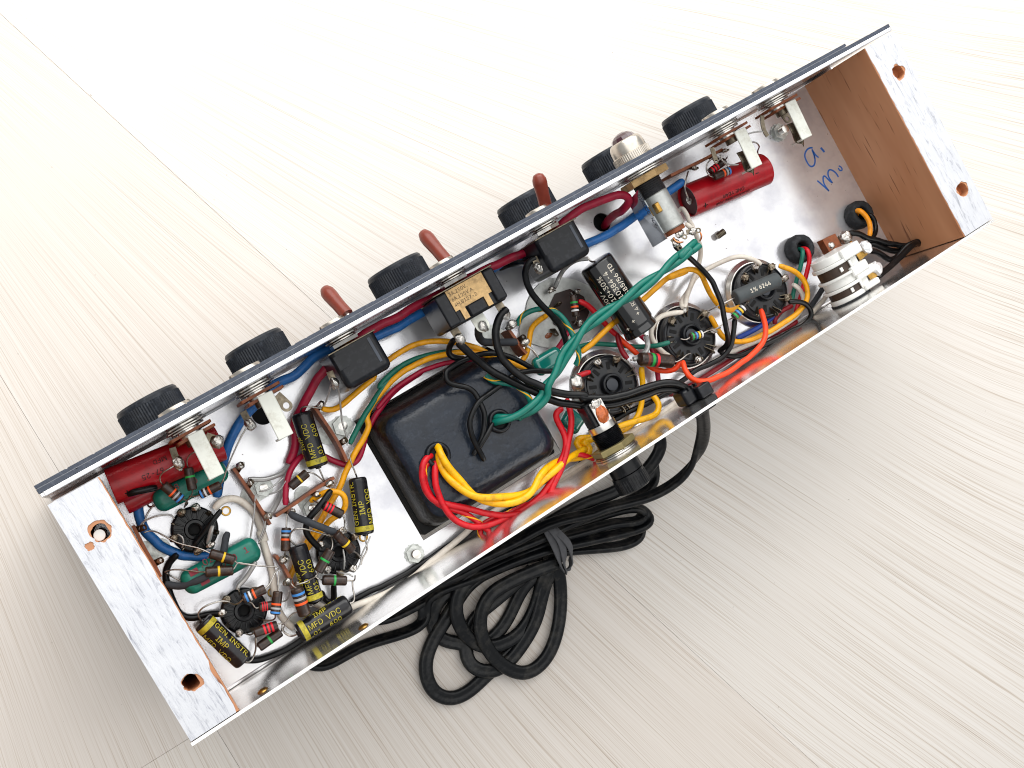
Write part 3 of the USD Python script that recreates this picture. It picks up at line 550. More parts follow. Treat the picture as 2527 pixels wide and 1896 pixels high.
# ------------------------------------------------------------------ pilot lamp
def build_pilot():
    t = Thing('pilot_lamp', 'jewelled pilot lamp in nickel bezel with silver lampholder inside the panel', 'pilot lamp'); x, z = 333.5, 32.
    n = 80; bez = lathe([(0, 127.1), (10.8, 127.1), (10.8, 128.2), (10.2, 128.4), (10.2, 132.0), (9.6, 132.4), (9.5, 135.2), (9.2, 137.2), (8.4, 138.8), (7.6, 139.4), (7.0, 139.3), (7.0, 138.5), (0, 138.5)], (x, 0, z), (0, 1, 0), 64); t.part('bezel', bez, NICKEL, smooth=30)
    t.part('knurl', [box((x + 10.2 * math.cos(a) - .25, 128.5, z + 10.2 * math.sin(a) - .25), (x + 10.2 * math.cos(a) + .25, 131.9, z + 10.2 * math.sin(a) + .25), .08) for a in np.linspace(0, 2 * np.pi, 56, endpoint=False)], NICKEL)
    t.part('jewel', lathe([(7.0, 0), (6.9, 1.2), (6.0, 3.0), (4.2, 4.4), (2.0, 5.2), (0, 5.4)], (x, 138.4, z), (0, 1, 0), 12), JEWEL, smooth=False)
    for y, r, th in ((120.0, 13.4, .9), (118.9, 12.6, .9)): t.part('washer', ring((x, y, z), (0, 1, 0), r, 6, th), STEEL)
    hx = lathe([(6, 0), (13.2, 0), (13.6, .4), (13.6, 3.4), (13.2, 3.8), (6, 3.8), (6, 0)], (x, 114.6, z), (0, 1, 0), 6); t.part('hex_nut', hx, BRASS_PLATE, smooth=False)
    t.part('threaded_collar', lathe([(0, 0)] + [(7.4 + .3 * (i % 2), .55 * i) for i in range(15)] + [(0, 8)], (x, 106.8, z), (0, 1, 0), 40), look('knurled_black', '#26262a', .5, .3, bump=.6, bscale=900.), smooth=False)
    t.part('lamp_can', lathe([(0, 0), (6.4, 0), (6.9, .6), (6.9, 20.2), (6.4, 20.8), (0, 20.8)], (x + .3, 86.2, z + 1), (0, 1, 0), 36), GALV)
    t.part('can_slot', box((x - 6.4, 97, z + 4.0), (x - 3.6, 102.5, z + 7.6), .4), BRASS)
    # bent chrome side shield carrying the lettering
    a, b, c2, d2 = P('J', 600, 600, 24), P('J', 850, 1050, 24), P('J', 985, 965, 38), P('J', 700, 480, 38)
    sh = trimesh.Trimesh(*(lambda V: (np.vstack([V, V + np.array([.9, 0, -.5])]), [(0, 1, 2), (0, 2, 3), (6, 5, 4), (7, 6, 4), (0, 4, 5), (0, 5, 1), (1, 5, 6), (1, 6, 2), (2, 6, 7), (2, 7, 3), (3, 7, 4), (3, 4, 0)]))(np.array([a, b, c2, d2])), process=False); sh.fix_normals()
    s = t.part('shield', sh, CHROME, smooth=False)
    ex = unit(c2 - d2); ey = unit(d2 - a); ey = unit(ey - ex * (ey @ ex)); o = d2 + ex * 2.0 - ey * 3.1; nrm = np.cross(ex, ey)
    t.part('lettering', flat_text('DIALCO  N.Y.', 2.3, o + nrm * .03, ex, ey, .08), look('stamp_dark', '#4a5058', .4, .6), parent=s, smooth=False)
    for w, x_, y_, dd in (('J', 1060, 880, (.4, -.8, .2)), ('J', 1180, 900, (.9, -.35, .3)), ('J', 1040, 960, (.2, -1, .0))):
        p = P(w, x_, y_, 36); l = t.part('solder_lug', lug(p, dd, (0, 0, 1), 8, 2.8), LUG); t.part('solder', blob(p + unit(dd) * 3.5, 1.9, (1.2, 1, .7), int(x_)), SOLDER, parent=l)
    t.part('contact_disc', rod((x + .5, 83.6, z + 1), (x + .5, 86.2, z + 1), 5.6), PHENOLIC)
    t.done()
build_pilot()

# ------------------------------------------------------------------ fuse holder, strain relief, outlet, grommets, stud
def build_fuse_holder():
    t = Thing('fuse_holder', 'black fuse holder with brass nut through the rear wall, amber solder on its end tab', 'fuse holder'); x, z = 244., 30.
    t.part('cap', [lathe([(0, 0), (8.0, 0), (8.8, .8), (8.8, 1.2)] + [(8.8, 9.0), (8.2, 9.4), (0, 9.4)], (x - .6, -19.5, z), (0, 1, 0), 48)], BAKELITE)
    t.part('cap_rib', [box((x - .6 + 8.75 * math.cos(a) - .25, -19.0, z + 8.75 * math.sin(a) - .25), (x - .6 + 8.75 * math.cos(a) + .25, -12, z + 8.75 * math.sin(a) + .25), .08) for a in np.linspace(0, 2 * np.pi, 36, endpoint=False)], BAKELITE)
    t.part('outer_body', lathe([(0, 0), (8.6, 0), (8.6, 7.6), (9.8, 8.0), (9.8, 9.6), (0, 9.6)], (x - .3, -10, z), (0, 1, 0), 48), BAKELITE)
    t.part('washer', [ring((x, 1.6, z), (0, 1, 0), 12.0, 7.5, .9), ring((x, 2.6, z), (0, 1, 0), 11.4, 7.5, .5)], STEEL)
    hx = lathe([(7.5, 0), (11.6, 0), (12.0, .4), (12.0, 3.0), (11.6, 3.4), (7.5, 3.4), (7.5, 0)], (x, 3.2, z), (0, 1, 0), 6); t.part('hex_nut', hx, look('dull_brass', '#a09368', .4, .85, vary=.15, dark='#5f5838', dscale=200., damount=.4), smooth=False)
    t.part('thread', lathe([(0, 0)] + [(7.7 if i % 2 else 7.0, .42 * i) for i in range(22)] + [(0, 9.2)], (x, 6.0, z), (0, 1, 0), 40), BAKELITE, smooth=False)
    t.part('barrel', lathe([(0, 0), (7.3, 0), (7.5, .3), (7.5, 3.6), (0, 3.6)], (x, 15.0, z), (0, 1, 0), 40), STEEL)
    t.part('inner_body', box((x - 5.6, 18.2, z - 6), (x + 5.6, 31, z + 4.6), .8), BAKELITE)
    tabm = bar((x + .6, 17.5, z + 5.6), (x + .6, 30.5, z + 6.2), 7.6, 1.0); l = t.part('end_tab', tabm, STEEL)
    t.part('solder', blob((x + .8, 23.0, z + 6.6), 3.2, (1.0, 1.5, .35), 5), look('amber_flux', '#b4571c', .25, .3, vary=.4, vscale=500., coat=.6), parent=l)
    t.part('solder', blob((x + .2, 29.0, z + 6.6), 2.6, (1.2, 1.0, .5), 8), SOLDER, parent=l)
    t.done()
def build_strain_relief():
    t = Thing('strain_relief', 'black strain relief bushing where the mains cord passes the rear wall', 'bushing'); x, z = 298.5, 30.
    t.part('collar', rounded_box((x - 9, 1.7, z - 7), (x - 1.0, 10.5, z + 5.6), 2.2, 2), BLACK_PLASTIC, smooth=40)
    t.part('wedge', rounded_box((x - 1.5, 1.7, z - 6), (x + 6.6, 8.6, z + 9.5), 1.1, 2), BLACK_PLASTIC, smooth=40)
    t.part('ridge', [box((x - 5 + 2.4 * k, 9.0, z + 3), (x - 4 + 2.4 * k, 10.8, z + 6.6), .2) for k in range(3)], BLACK_PLASTIC)
    t.part('outer_flange', rounded_box((x - 9.5, -5.5, z - 8), (x + 6.5, -.1, z + 7), 2.2, 2), BLACK_PLASTIC, smooth=40)
    t.done()
def build_outlet():
    t = Thing('socket_outlet', 'white moulded outlet with two slotted tiers standing against the rear wall', 'outlet'); x, z = 414.5, 27.
    for y0, y1, r in ((25.0, 29.5, 10.6), (22.8, 25.0, 12.0), (15.6, 17.2, 12.2), (11.0, 15.6, 10.4), (9.2, 11.0, 12.2), (2.0, 5.2, 11.0)): t.part('disc', rod((x, y0, z), (x, y1, z), r, .5, 40), WHITE_PLASTIC)
    t.part('inner_core', rod((x, 2, z), (x, 28, z), 10.2, .5), look('dark_slot', '#3a2a1e', .5, vary=.3, vscale=300.))
    for y in (20.0, 7.2):
        t.part('contact_strip', [box((x + 2.2, y - 2.6, z + 3), (x + 4.4, y + 2.6, z + 11.0), .3), box((x - 4.6, y - 1.4, z + 4.5), (x - 2.2, y + 1.4, z + 10.4), .3)], STEEL)
        t.part('web', box((x + 4.9, y - 2.9, z - 8), (x + 9.4, y + 2.8, z + 9.6), .3), WHITE_PLASTIC)
    for x0, x1, y0, y1, zt in ((-.5, 13.6, 23.0, 29.6, 12.4), (.5, 12.4, 12.8, 18.4, 12.5), (2.0, 15.8, 9.6, 14.2, 11.9), (3.5, 14.6, 2.6, 6.0, 11.9)): t.part('side_block', box((x + x0, y0, z - 9), (x + x1, y1, z + zt), .6), WHITE_PLASTIC)
    t.part('gasket', ring((x, 1.55, z), (0, 1, 0), 11.6, 4, .9), RUBBER)
    t.part('outer_flange', rod((x + 1, -4.4, z - 6), (x + 1, -.1, z - 6), 12.6, 1.2, 40), look('milky_plastic', '#d7d8d4', .35), label='outer flange below the rear wall')
    for y, zz in ((20.6, z + 7), (7.4, z + 7)):
        l = t.part('terminal', bar((x + 12, y, zz), (x + 19.5, y + .8, zz + .5), 4.6, .7), BRASS)
        t.part('solder', blob((x + 19.0, y + 2.2, zz + 1), 3.1, (1.0, 1.3, .8), int(y)), WHITE_PLASTIC if False else look('bright_solder', '#e9eaec', .3, .5), parent=l)
    t.done()
def build_grommet(px, lab, z=0):
    t = Thing('rubber_grommet', lab, 'grommet', 'rubber grommets in the chassis plate'); p = P(*px, 6.)
    t.part('ring', lathe([(3.6, -1.2), (3.6, 7.2), (4.6, 9.0), (6.6, 9.2), (7.9, 7.8), (8.5, 5.0), (8.3, 1.2), (7.6, 0), (3.6, -1.2)], (p[0], p[1], 0), (0, 0, 1), 14, (1, 0, 0)), RUBBER, smooth=70)
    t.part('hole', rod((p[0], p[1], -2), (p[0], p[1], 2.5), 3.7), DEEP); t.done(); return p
build_fuse_holder(); build_strain_relief(); build_outlet()
G1 = build_grommet(('S', 415, 370), 'black rubber grommet with red and dark green leads')
G2 = build_grommet(('S', 895, 95), 'black rubber grommet with orange and black leads beside the bare end block')
def build_stud():
    a, b = P('O', 925, 1610, 2.2), P('O', 1005, 1555, 3.2); d = b - a; n = 26; Ls = np.linalg.norm(d)
    single('set_screw', lathe([(0, 0)] + [(1.95 if (i // 2) % 2 else 1.55, Ls * i / n) for i in range(n + 1)] + [(0, Ls)], a, d, 20), LUG, 'loose threaded set screw lying on the bright chassis plate', 'screw', smooth=False)
build_stud()

# ------------------------------------------------------------------ tube sockets
def build_noval(px, lab, turn, solder, z0=0):
    t = Thing('tube_socket', lab, 'tube socket', 'nine pin black tube sockets'); p = P(*px, 7.); o = np.array([p[0], p[1], 0])
    t.part('body', lathe([(2.6, 4), (2.6, 8.2), (3.3, 8.8), (4.5, 8.6), (5.0, 7.6), (9.6, 7.2), (10.6, 6.6), (11.0, 5.6), (11.0, 0), (2.6, 0), (2.6, 4)], o, (0, 0, 1), 54), BAKELITE, smooth=40)
    t.part('pin_hole', rod(o, o + [0, 0, 4.5], 2.6), DEEP)
    for k in range(18):
        a = turn + k * 2 * np.pi / 18; e = np.array([math.cos(a), math.sin(a), 0])
        t.part('rib', bar(o + e * 5.3 + [0, 0, 7.6], o + e * 9.7 + [0, 0, 7.4], .8, 1.2), BAKELITE)
    for k in range(9):
        a = turn + .17 + k * 2 * np.pi / 9.6; e = np.array([math.cos(a), math.sin(a), 0]); q = o + e * 8.6 + [0, 0, 6.8]
        l = t.part('lug', lug(q, e * .45 + [0, 0, 1.], np.cross(e, [0, 0, 1]) if k % 2 else e, 5.4, 2.2, .4), LUG)
        if k in solder: t.part('solder', blob(q + e * 1.7 + [0, 0, 3.4], 1.75, (1.15, 1, .8), k), SOLDER if k % 2 else TARNISH, parent=l)
    t.done()
build_noval(('A', 1430, 1352), 'black nine pin socket beside the bent blue cable, nearest the left block', .2, (1, 2, 4, 6, 7))
build_noval(('B', 762, 628), 'black nine pin socket ringed by resistors behind the diagonal lettered capacitor near the rear wall', .5, (0, 2, 3, 5, 8))
build_noval(('D', 872, 785), 'black nine pin socket under the gray sleeve, between three lettered capacitors', .1, (0, 1, 3, 5, 6, 7))
def build_octal(px, lab, turn, solder, k_=1.15):
    t = Thing('octal_socket', lab, 'tube socket', 'octal tube sockets in steel rings'); p = P(*px, 10.); o = np.array([p[0], p[1], 0])
    def S(pr): return [(r * k_, z) for r, z in pr]
    t.part('retaining_ring', lathe(S([(14.2, 0), (17.2, 0), (17.6, .6), (17.3, 1.5), (16.2, 2.0), (15.6, 3.2), (14.9, 3.4), (14.2, 2.6), (14.2, 0)]), o, (0, 0, 1), 56), STEEL, smooth=60)
    t.part('body', lathe(S([(0, 8.6), (6.0, 9.2), (12.0, 9.0), (12.3, 8.4), (12.9, 8.2), (13.2, 8.7), (13.8, 8.2), (14.1, 6.5), (14.1, 0), (0, 0)]), o, (0, 0, 1), 56), look('socket_black', '#191b20', .3, spec=.4, vary=.2, vscale=200., dark='#4a4238', dscale=240., damount=.35), smooth=40)
    t.part('centre_boss', lathe([(4.3, 8.6), (4.3, 11.8), (4.8, 12.6), (5.7, 12.4), (6.2, 11.4), (6.4, 9), (4.3, 8.6)], o, (0, 0, 1), 48), BLACK_PLASTIC, smooth=40)
    t.part('plug', rod(o + [0, 0, 8.5], o + [0, 0, 11.2], 3.4), look('plug_gray', '#2b2f37', .4))
    for k in range(8):
        a = turn + k * np.pi / 4; e = np.array([math.cos(a), math.sin(a), 0])
        t.part('slot', bar(o + e * 8.4 + [0, 0, 9.25], o + e * 12.6 + [0, 0, 9.15], 1.9, .5), DEEP)
        a += np.pi / 8; e = np.array([math.cos(a), math.sin(a), 0]); tn = np.array([-e[1], e[0], 0]); q = o + e * 9.6 * k_ + [0, 0, 8.6]; lean = unit(e * rng.uniform(.5, 1.1) + tn * rng.uniform(-.35, .35) + [0, 0, rng.uniform(.6, 1.0)])
        l = t.part('lug', [lug(q - tn * 1.2, lean, tn + e * .3, 6.8, 2.6, .45, .7), lug(q + tn * 1.0, unit(lean + tn * .2), tn - e * .2, 6.0, 2.4, .45, None)], LUG)
        if k in solder: t.part('solder', blob(q + lean * 4.6, 1.9, (1.25, 1.0, .8), k + int(p[0]), .45), SOLDER if k % 2 else TARNISH, parent=l)
    t.part('numeral', flat_text('6', 2.0, o + np.array([-10.4, .2, 9.25]), (.86, .5, 0), (-.5, .86, 0), .1), RES_GRAY, smooth=False)
    t.done()
build_octal(('U', 660, 735), 'black octal socket in steel ring behind the fuse holder, with red and clear leads', .4, (0, 1, 3, 6))
build_octal(('I', 435, 1150), 'black octal socket with a striped resistor pointing at its centre', .1, (0, 1, 2, 5, 7))
build_octal(('I', 1190, 690), 'black octal socket under the gray printed resistor', .3, (0, 1, 2, 6, 7))

# ------------------------------------------------------------------ twist-lock capacitor base plate
def build_can_base():
    t = Thing('capacitor_base', 'gray metal base plate of a can capacitor with dark open centre and twisted lugs', 'capacitor base')
    g = Polygon([P('G', x, y, 1.2)[:2] for x, y in ((140, 950), (130, 880), (190, 720), (215, 600), (260, 500), (340, 410), (440, 360), (560, 350), (700, 375), (850, 440), (940, 540), (985, 700), (960, 880), (850, 1000), (700, 1060), (500, 1085), (350, 1060), (230, 1020))]).buffer(2).buffer(-2)
    t.part('plate', slab(g, .05, 1.3), GALV, smooth=False); p = P('G', 640, 690, 2)
    a = np.arange(8) * np.pi / 4 + .2; oc = Polygon(np.stack([p[0] + 10.5 * np.cos(a), p[1] + 10.5 * np.sin(a)], 1)).buffer(1.2)
    t.part('wafer', slab(oc, 1.3, 2.2), look('wafer_dark', '#2a1510', .5, vary=.4, vscale=300.), smooth=False)
    for w, x, y, dd in (('G', 480, 490, (-.6, .3, .8)), ('G', 470, 880, (-.2, -.7, .6)), ('G', 510, 650, (.1, .2, 1)), ('G', 690, 540, (.4, .3, .9)), ('G', 690, 800, (.3, -.5, .8)), ('G', 760, 690, (.6, 0, .8))):
        q = P(w, x, y, 2); l = t.part('twist_lug', lug(q, dd, (.3, .8, .1), 6, 3.2), LUG); 
        if x in (480, 690): t.part('solder', blob(q + unit(dd) * 4.2, 1.6, (1.2, 1, .8), x + y), SOLDER, parent=l)
    t.part('flux_spot', blob(P('G', 435, 945, 1.4), 1.8, (1.2, .7, .2), 2), look('flux', '#8a4618', .3, coat=.5))
    t.done()
build_can_base()

# ------------------------------------------------------------------ capacitors
def leads_of(t, ends, r=.42):
    for e in ends:
        if e is not None: t.part('lead', tube(e, r, 7, .8), LEAD, smooth=True)
def lettered_cap(a, b, r, turn, lab, lead_a, lead_b, grp='lettered black tubular capacitors'):
    """a: the end with the yellow ring"""
    t = Thing('tubular_capacitor', lab, 'capacitor', grp); a, b = P(*a), P(*b); d = unit(b - a); Lc = np.linalg.norm(b - a); up = CAM - (a + b) / 2
    t.part('body', lathe([(0, -.7), (1.3, -.7), (1.6, 0), (r * .86, .15), (r * .97, .7), (r, 1.6), (r, Lc - 2.2), (r * .96, Lc - .9), (r * .82, Lc - .15), (r * .4, Lc), (0, Lc)], a, d, 40, up), CAP_BLACK, smooth=50)
    t.part('ring_mark', lathe([(r + .02, 1.7), (r + .1, 1.75), (r + .1, 4.3), (r + .02, 4.35)], a, d, 40, up), YELLOW_INK, smooth=50)
    txt = [wrap_text(s, 2.6, a, d, up, r, turn + (k - 1.5) * .84, 4.8, False) for k, s in enumerate(('GEN. INSTR.', '     IMP', 'MFD  VDC', '.01    600'))]
    t.part('lettering', txt, YELLOW_INK, smooth=False)
    leads_of(t, (np.vstack([[a + d * .2], path(*lead_a)]) if lead_a else None, np.vstack([[b - d * .4], path(*lead_b)]) if lead_b else None)); t.done()
lettered_cap(('C', 978, 1050, 12), ('C', 800, 490, 13), 5.1, -.55, 'lettered black capacitor lying between the crimson cable and the leaning terminal strip', ('C', (1005, 1110, 12), (1040, 1190, 11)), ('C', (805, 450, 16), (860, 430, 18), (950, 440, 18), (1010, 445, 17)))
lettered_cap(('D', 1112, 625, 11), ('D', 1038, 105, 11), 4.6, .45, 'lettered black capacitor beside the transformer bell, reading upwards', ('D', (1118, 690, 12), (1128, 760, 12), (1090, 840, 12), (1075, 900, 12)), ('D', (1020, 60, 14), (985, -30, 15), (960, -120, 15)))
lettered_cap(('D', 655, 1240, 15), ('D', 490, 720, 17), 4.5, -.6, 'lettered black capacitor crossed by twisted bare leads, between the socket and the striped resistors', ('D', (650, 1262, 14), (610, 1280, 14), (580, 1270, 14)), ('D', (440, 690, 18), (430, 620, 20), (480, 575, 22), (560, 575, 22), (700, 610, 20), (800, 640, 18)))
lettered_cap(('D', 500, 1530, 17), ('D', 965, 1250, 17), 5.0, -.35, 'lettered black capacitor lying diagonally close to the rear wall', ('D', (440, 1550, 15), (390, 1530, 14), (350, 1480, 15)), ('D', (1000, 1240, 17), (1012, 1190, 17), (1000, 1120, 16), (995, 1040, 16)))
lettered_cap(('B', 450, 705, 11), ('B', 765, 1005, 11), 5.0, .55, 'lettered black capacitor in the corner by the left block', ('B', (425, 670, 12), (430, 630, 13), (500, 580, 14), (600, 555, 13), (655, 560, 12)), ('B', (805, 1005, 9), (835, 960, 9), (850, 890, 12), (848, 830, 14)))

def red_cap(a, b, r, lab, texts, lead_a=None, lead_b=None, rev=True):
    t = Thing('electrolytic_capacitor', lab, 'capacitor', 'red paper sleeved capacitors'); a, b = P(*a), P(*b); d = unit(b - a); Lc = np.linalg.norm(b - a); up = CAM - (a + b) / 2
    t.part('sleeve', lathe([(r - .6, 1.4), (r - .6, 0), (r - .15, -.1), (r, .4), (r, Lc - .5), (r - .5, Lc), (r - 1.0, Lc), (r - 1.0, Lc - 1.2)], a, d, 44, up), CAP_RED, smooth=50)
    for o, s in ((a, 1), (b, -1)):
        q = t.part('end_seal', rod(o + d * s * 1.3, o + d * s * 3, r - .6), look('dark_red_seal', '#4a0a10', .5)); t.part('rivet', lathe([(0, .2), (1.6, .2), (2.2, .5), (2.4, 1.3), (0, 1.3)], o + d * s * .2, d * s, 20), STEEL, parent=q)
    ms = [wrap_text(s, h, a, d, up, r, th, tt, True, reverse=rev) for s, h, th, tt in texts]
    if ms: t.part('lettering', ms, BLACK_INK, smooth=False)
    leads_of(t, [np.vstack([[o], path(*l)]) if l else None for o, l in ((a, lead_a), (b, lead_b))]); t.done()
red_cap(('O', 605, 1225, 11), ('O', 1440, 875, 11), 9.2, 'red electrolytic capacitor reading upside down under the jack near the right end', [('+', 4.6, .75, 5.6), ('-', 4.6, .1, 43), ('GUARANTEED FOR', 1.9, 1.0, 25), ('ONE YEAR', 2.2, .62, 25)],
        ('O', (610, 1180, 22), (575, 1080, 26), (590, 980, 26), (612, 900, 22)), ('O', (1370, 690, 16), (1385, 620, 24), (1330, 580, 26), (1275, 590, 24)))
red_cap(('A', 742, 1003, 14), ('A', 1640, 640, 14), 8.6, 'red electrolytic capacitor half under the front lip at the left end', [('+', 4.2, .7, 6), ('67-25', 2.4, .2, 19), ('MFD', 2.2, -.35, 24)], None, ('A', (1660, 600, 22), (1640, 590, 28), (1610, 620, 33)))
red_cap(('A', 855, 1140, 5.5), ('A', 1330, 905, 5.5), 5.2, 'second red capacitor mostly hidden under the first, by the left block', [])

def build_big_cap():
    t = Thing('electrolytic_capacitor', 'large glossy black capacitor printed 500V crossing under the green twisted pair', 'capacitor'); a, b = P('G', 1385, 905, 20), P('G', 905, 190, 22); r = 9.6
    d = unit(b - a); Lc = np.linalg.norm(b - a); up = CAM - (a + b) / 2
    t.part('sleeve', lathe([(0, .4), (r - 2.2, .3), (r - 1.2, -.2), (r - .2, .3), (r, 1.2), (r - .5, 3.4), (r - .6, 4.2), (r, 5.2), (r, Lc - 1.6), (r - .6, Lc - .4), (r - 2, Lc), (0, Lc - .3)], a, d, 48, up), CAP_SLEEVE, smooth=50)
    rows = [('500V-', -.75, 25), ('-10+30%', -.33, 29), ('10384-4', .1, 30), ('385/56 TD', .55, 31)]
    t.part('lettering', [wrap_text(s, 2.7, a, d, up, r, th, tt, True, .1) for s, th, tt in rows] + [wrap_text('+', 2.6, a, d, up, r, th, tt, True, .1) for th, tt in ((-.62, 6.2), (-.1, 8.4), (.35, 10.5))] + [wrap_text('4 RT', 2.4, a, d, up, r, .45, 15.5, True, .1)], WHITE_INK, smooth=False)
    leads_of(t, [np.vstack([[a], path('G', (1400, 920, 18), (1442, 990, 17), (1440, 1080, 17), (1390, 1150, 17), (1270, 1200, 16))]), np.vstack([[b], path('G', (860, 185, 24), (830, 150, 24))])], .5)
    t.part('insulating_tube', tube(path('G', (1425, 955, 17.5), (1444, 1010, 17), (1438, 1085, 17), (1385, 1152, 17), (1300, 1190, 16.5)), 1.5, 10), WIRE['clear'])
    t.part('insulating_tube', tube(path('G', (835, 160, 24), (770, 165, 22), (690, 190, 18), (600, 260, 12), (540, 350, 7), (510, 420, 5), (490, 460, 5)), 1.2, 10), WIRE['clear'])
    t.done()
build_big_cap()
def green_cap(a, b, w, h, lab, texts, leads, blocks=(), grp='green dipped film capacitors', mat=CAP_GREEN):
    t = Thing('film_capacitor', lab, 'capacitor', grp); a, b = P(*a), P(*b); d = unit(b - a); Lc = np.linalg.norm(b - a); up = np.array([0, 0, 1.0]); d, u, s = frame(d, up)
    m = rounded_box((0, -w / 2, -h / 2), (Lc, w / 2, h / 2), min(h, w) * .47, 3); m = m.subdivide(); v = m.vertices; m.vertices = v + (meshkit.fbm(v * .25 + 9, 2, 2)[:, None] - .5) * .7 * np.sign(v) * [0.4, .8, .8]
    m = orient(m, a, d, s, u); t.part('body', m, mat, smooth=60)
    if texts: t.part('lettering', [flat_text(x, hh, a + d * tt + s * ss + u * (h / 2 + .12), d * sg, (np.cross(u, d * sg)), .08) for x, hh, tt, ss, sg in texts], RED_INK, smooth=False)
    for tt, ss in blocks: t.part('print_block', orient(chamfer_box((4.2, 2.7, .12), .03), a + d * tt + s * ss + u * (h / 2 + .1), d, s, u), RED_INK, smooth=False)
    leads_of(t, [path(*l) for l in leads]); t.done()
green_cap(('A', 1100, 1145, 10), ('A', 1690, 850, 10), 11.0, 9.4, 'green film capacitor below the left jack frame, beside the red capacitor', [('D', 3.0, 19, 0, 1), ('8', 2.6, 11, -1.5, 1)], [('A', (1105, 1140, 9), (1070, 1180, 8), (1030, 1250, 8), (1000, 1330, 9)), ('A', (1100, 1160, 6), (1050, 1160, 4), (1040, 1090, 4), (1060, 1050, 6))])
green_cap(('B', 305, 440, 9), ('B', 868, 145, 9), 12.4, 9.8, 'green film capacitor with red lettering crossed by two yellow banded resistors', [('.02', 3.0, 11, -3.9, 1), ('600', 3.2, 19, .6, 1), ('1', 3.0, 31, 0, 1)], [('B', (868, 130, 9), (890, 90, 9), (915, 30, 9), (925, -20, 9)), ('B', (310, 420, 8), (270, 395, 8), (220, 370, 8), (185, 345, 10))], [(9.5, 2.6), (7, -3.6)])
green_cap(('G', 285, 1295, 16), ('G', 560, 1130, 16), 10.5, 7.0, 'green film wrapped capacitor lying between the mains leads and the green twisted pair', [], [('G', (300, 1230, 16), (330, 1190, 18), (290, 1120, 18), (230, 1060, 16), (180, 1040, 16))], mat=MYLAR_GREEN)
green_cap(('H', 150, 640, 8), ('H', 300, 760, 6), 11.0, 7.0, 'dark green film wrapped capacitor half hidden between the red leads and the fuse holder', [], [], mat=MYLAR_GREEN)

# ------------------------------------------------------------------ resistors
def resistor(a, b, r, bands, lab, lead_a=None, lead_b=None, mat=None, grp='brown banded carbon resistors', name='resistor', bw=.085, text=None, lead_r=.38):
    r *= .8 if r < 3.3 else .92; t = Thing(name, lab, 'resistor', grp); a, b = P(*a), P(*b); d = unit(b - a); Lr = np.linalg.norm(b - a); e = r * .12
    t.part('body', lathe([(0, 0), (r * .8, 0), (r * .95, e), (r, e * 3), (r, Lr - e * 3), (r * .95, Lr - e), (r * .8, Lr), (0, Lr)], a, d, 28), mat or RES_BROWN, smooth=40)
    for f, c in bands: t.part('band', lathe([(r + .01, Lr * f - Lr * bw / 2), (r + .07, Lr * f - Lr * bw / 2 + .08), (r + .07, Lr * f + Lr * bw / 2 - .08), (r + .01, Lr * f + Lr * bw / 2)], a, d, 28), BAND[c], smooth=40, label=c + ' band')
    if text: t.part('lettering', wrap_text(text, 2.2, a, d, CAM - a, r, .0, Lr * .5, True), WHITE_INK, smooth=False)
    for o, l, s in ((a, lead_a, 1), (b, lead_b, -1)):
        if l: t.part('lead', tube(np.vstack([[o + d * s * .3], path(*l)]), lead_r, 7, .7), LEAD, smooth=True)
    t.done()
OGB = [(.5, 'orange'), (.69, 'gray'), (.88, 'blue')]
RRR = lambda s: [(s, 'red'), (s + .16, 'red'), (s + .32, 'red')]
resistor(('A', 1172, 985, 26), ('A', 1322, 1112, 25), 2.9, OGB, 'resistor with orange, gray and blue bands above the end of the left green capacitor', ('A', (1145, 950, 28), (1155, 900, 30), (1210, 860, 32), (1275, 820, 32)), ('A', (1350, 1110, 22), (1370, 1130, 20), (1350, 1160, 15)))
resistor(('A', 1376, 845, 24), ('A', 1412, 1030, 24), 2.8, [(.4, 'green')], 'resistor with one green band standing upright under the left jack frame', ('A', (1365, 790, 27), (1390, 740, 30), (1430, 715, 32)), ('A', (1400, 1075, 20), (1370, 1110, 18), (1345, 1170, 14)))
resistor(('A', 1470, 1070, 22), ('A', 1642, 985, 24), 2.6, [(.1, 'blue'), (.28, 'white'), (.48, 'orange')], 'resistor with blue, white and orange bands between the green capacitor and the left socket', ('A', (1430, 1080, 20), (1385, 1080, 18)), ('A', (1665, 940, 26), (1690, 860, 28), (1740, 740, 30), (1800, 610, 32), (1855, 515, 33)))
resistor(('B', 507, 198, 19), ('B', 690, 252, 19), 3.0, [(.55, 'yellow')], 'upper resistor with one yellow band lying across the red lettered green capacitor', ('B', (420, 160, 18), (280, 125, 16), (160, 65, 14), (70, 32, 12), (15, 45, 12)), ('B', (715, 270, 18), (800, 285, 18), (920, 295, 18), (1010, 300, 17)))
resistor(('B', 473, 338, 18), ('B', 680, 325, 18), 3.0, [(.48, 'yellow')], 'lower resistor with one yellow band lying across the red lettered green capacitor', ('B', (420, 335, 16), (300, 322, 13), (210, 325, 11), (170, 340, 10)), ('B', (700, 290, 18), (712, 272, 18), (760, 275, 18), (850, 285, 18)))
resistor(('B', 1076, 8, 16), ('B', 1070, 183, 16), 2.9, [(.15, 'blue'), (.32, 'gray'), (.5, 'orange')], 'upright resistor with blue, gray and orange bands above the crossed black capacitor', ('D', (395, 510, 16), (400, 440, 15)), ('D', (375, 810, 14), (330, 850, 12)))
resistor(('B', 752, 540, 22), ('B', 920, 462, 23), 2.8, [(.17, 'blue'), (.33, 'white'), (.5, 'orange')], 'resistor with blue, white and orange bands leaning over the rear socket', ('B', (710, 575, 18), (660, 570, 14)), ('B', (950, 430, 22), (990, 350, 20), (1020, 310, 18)))
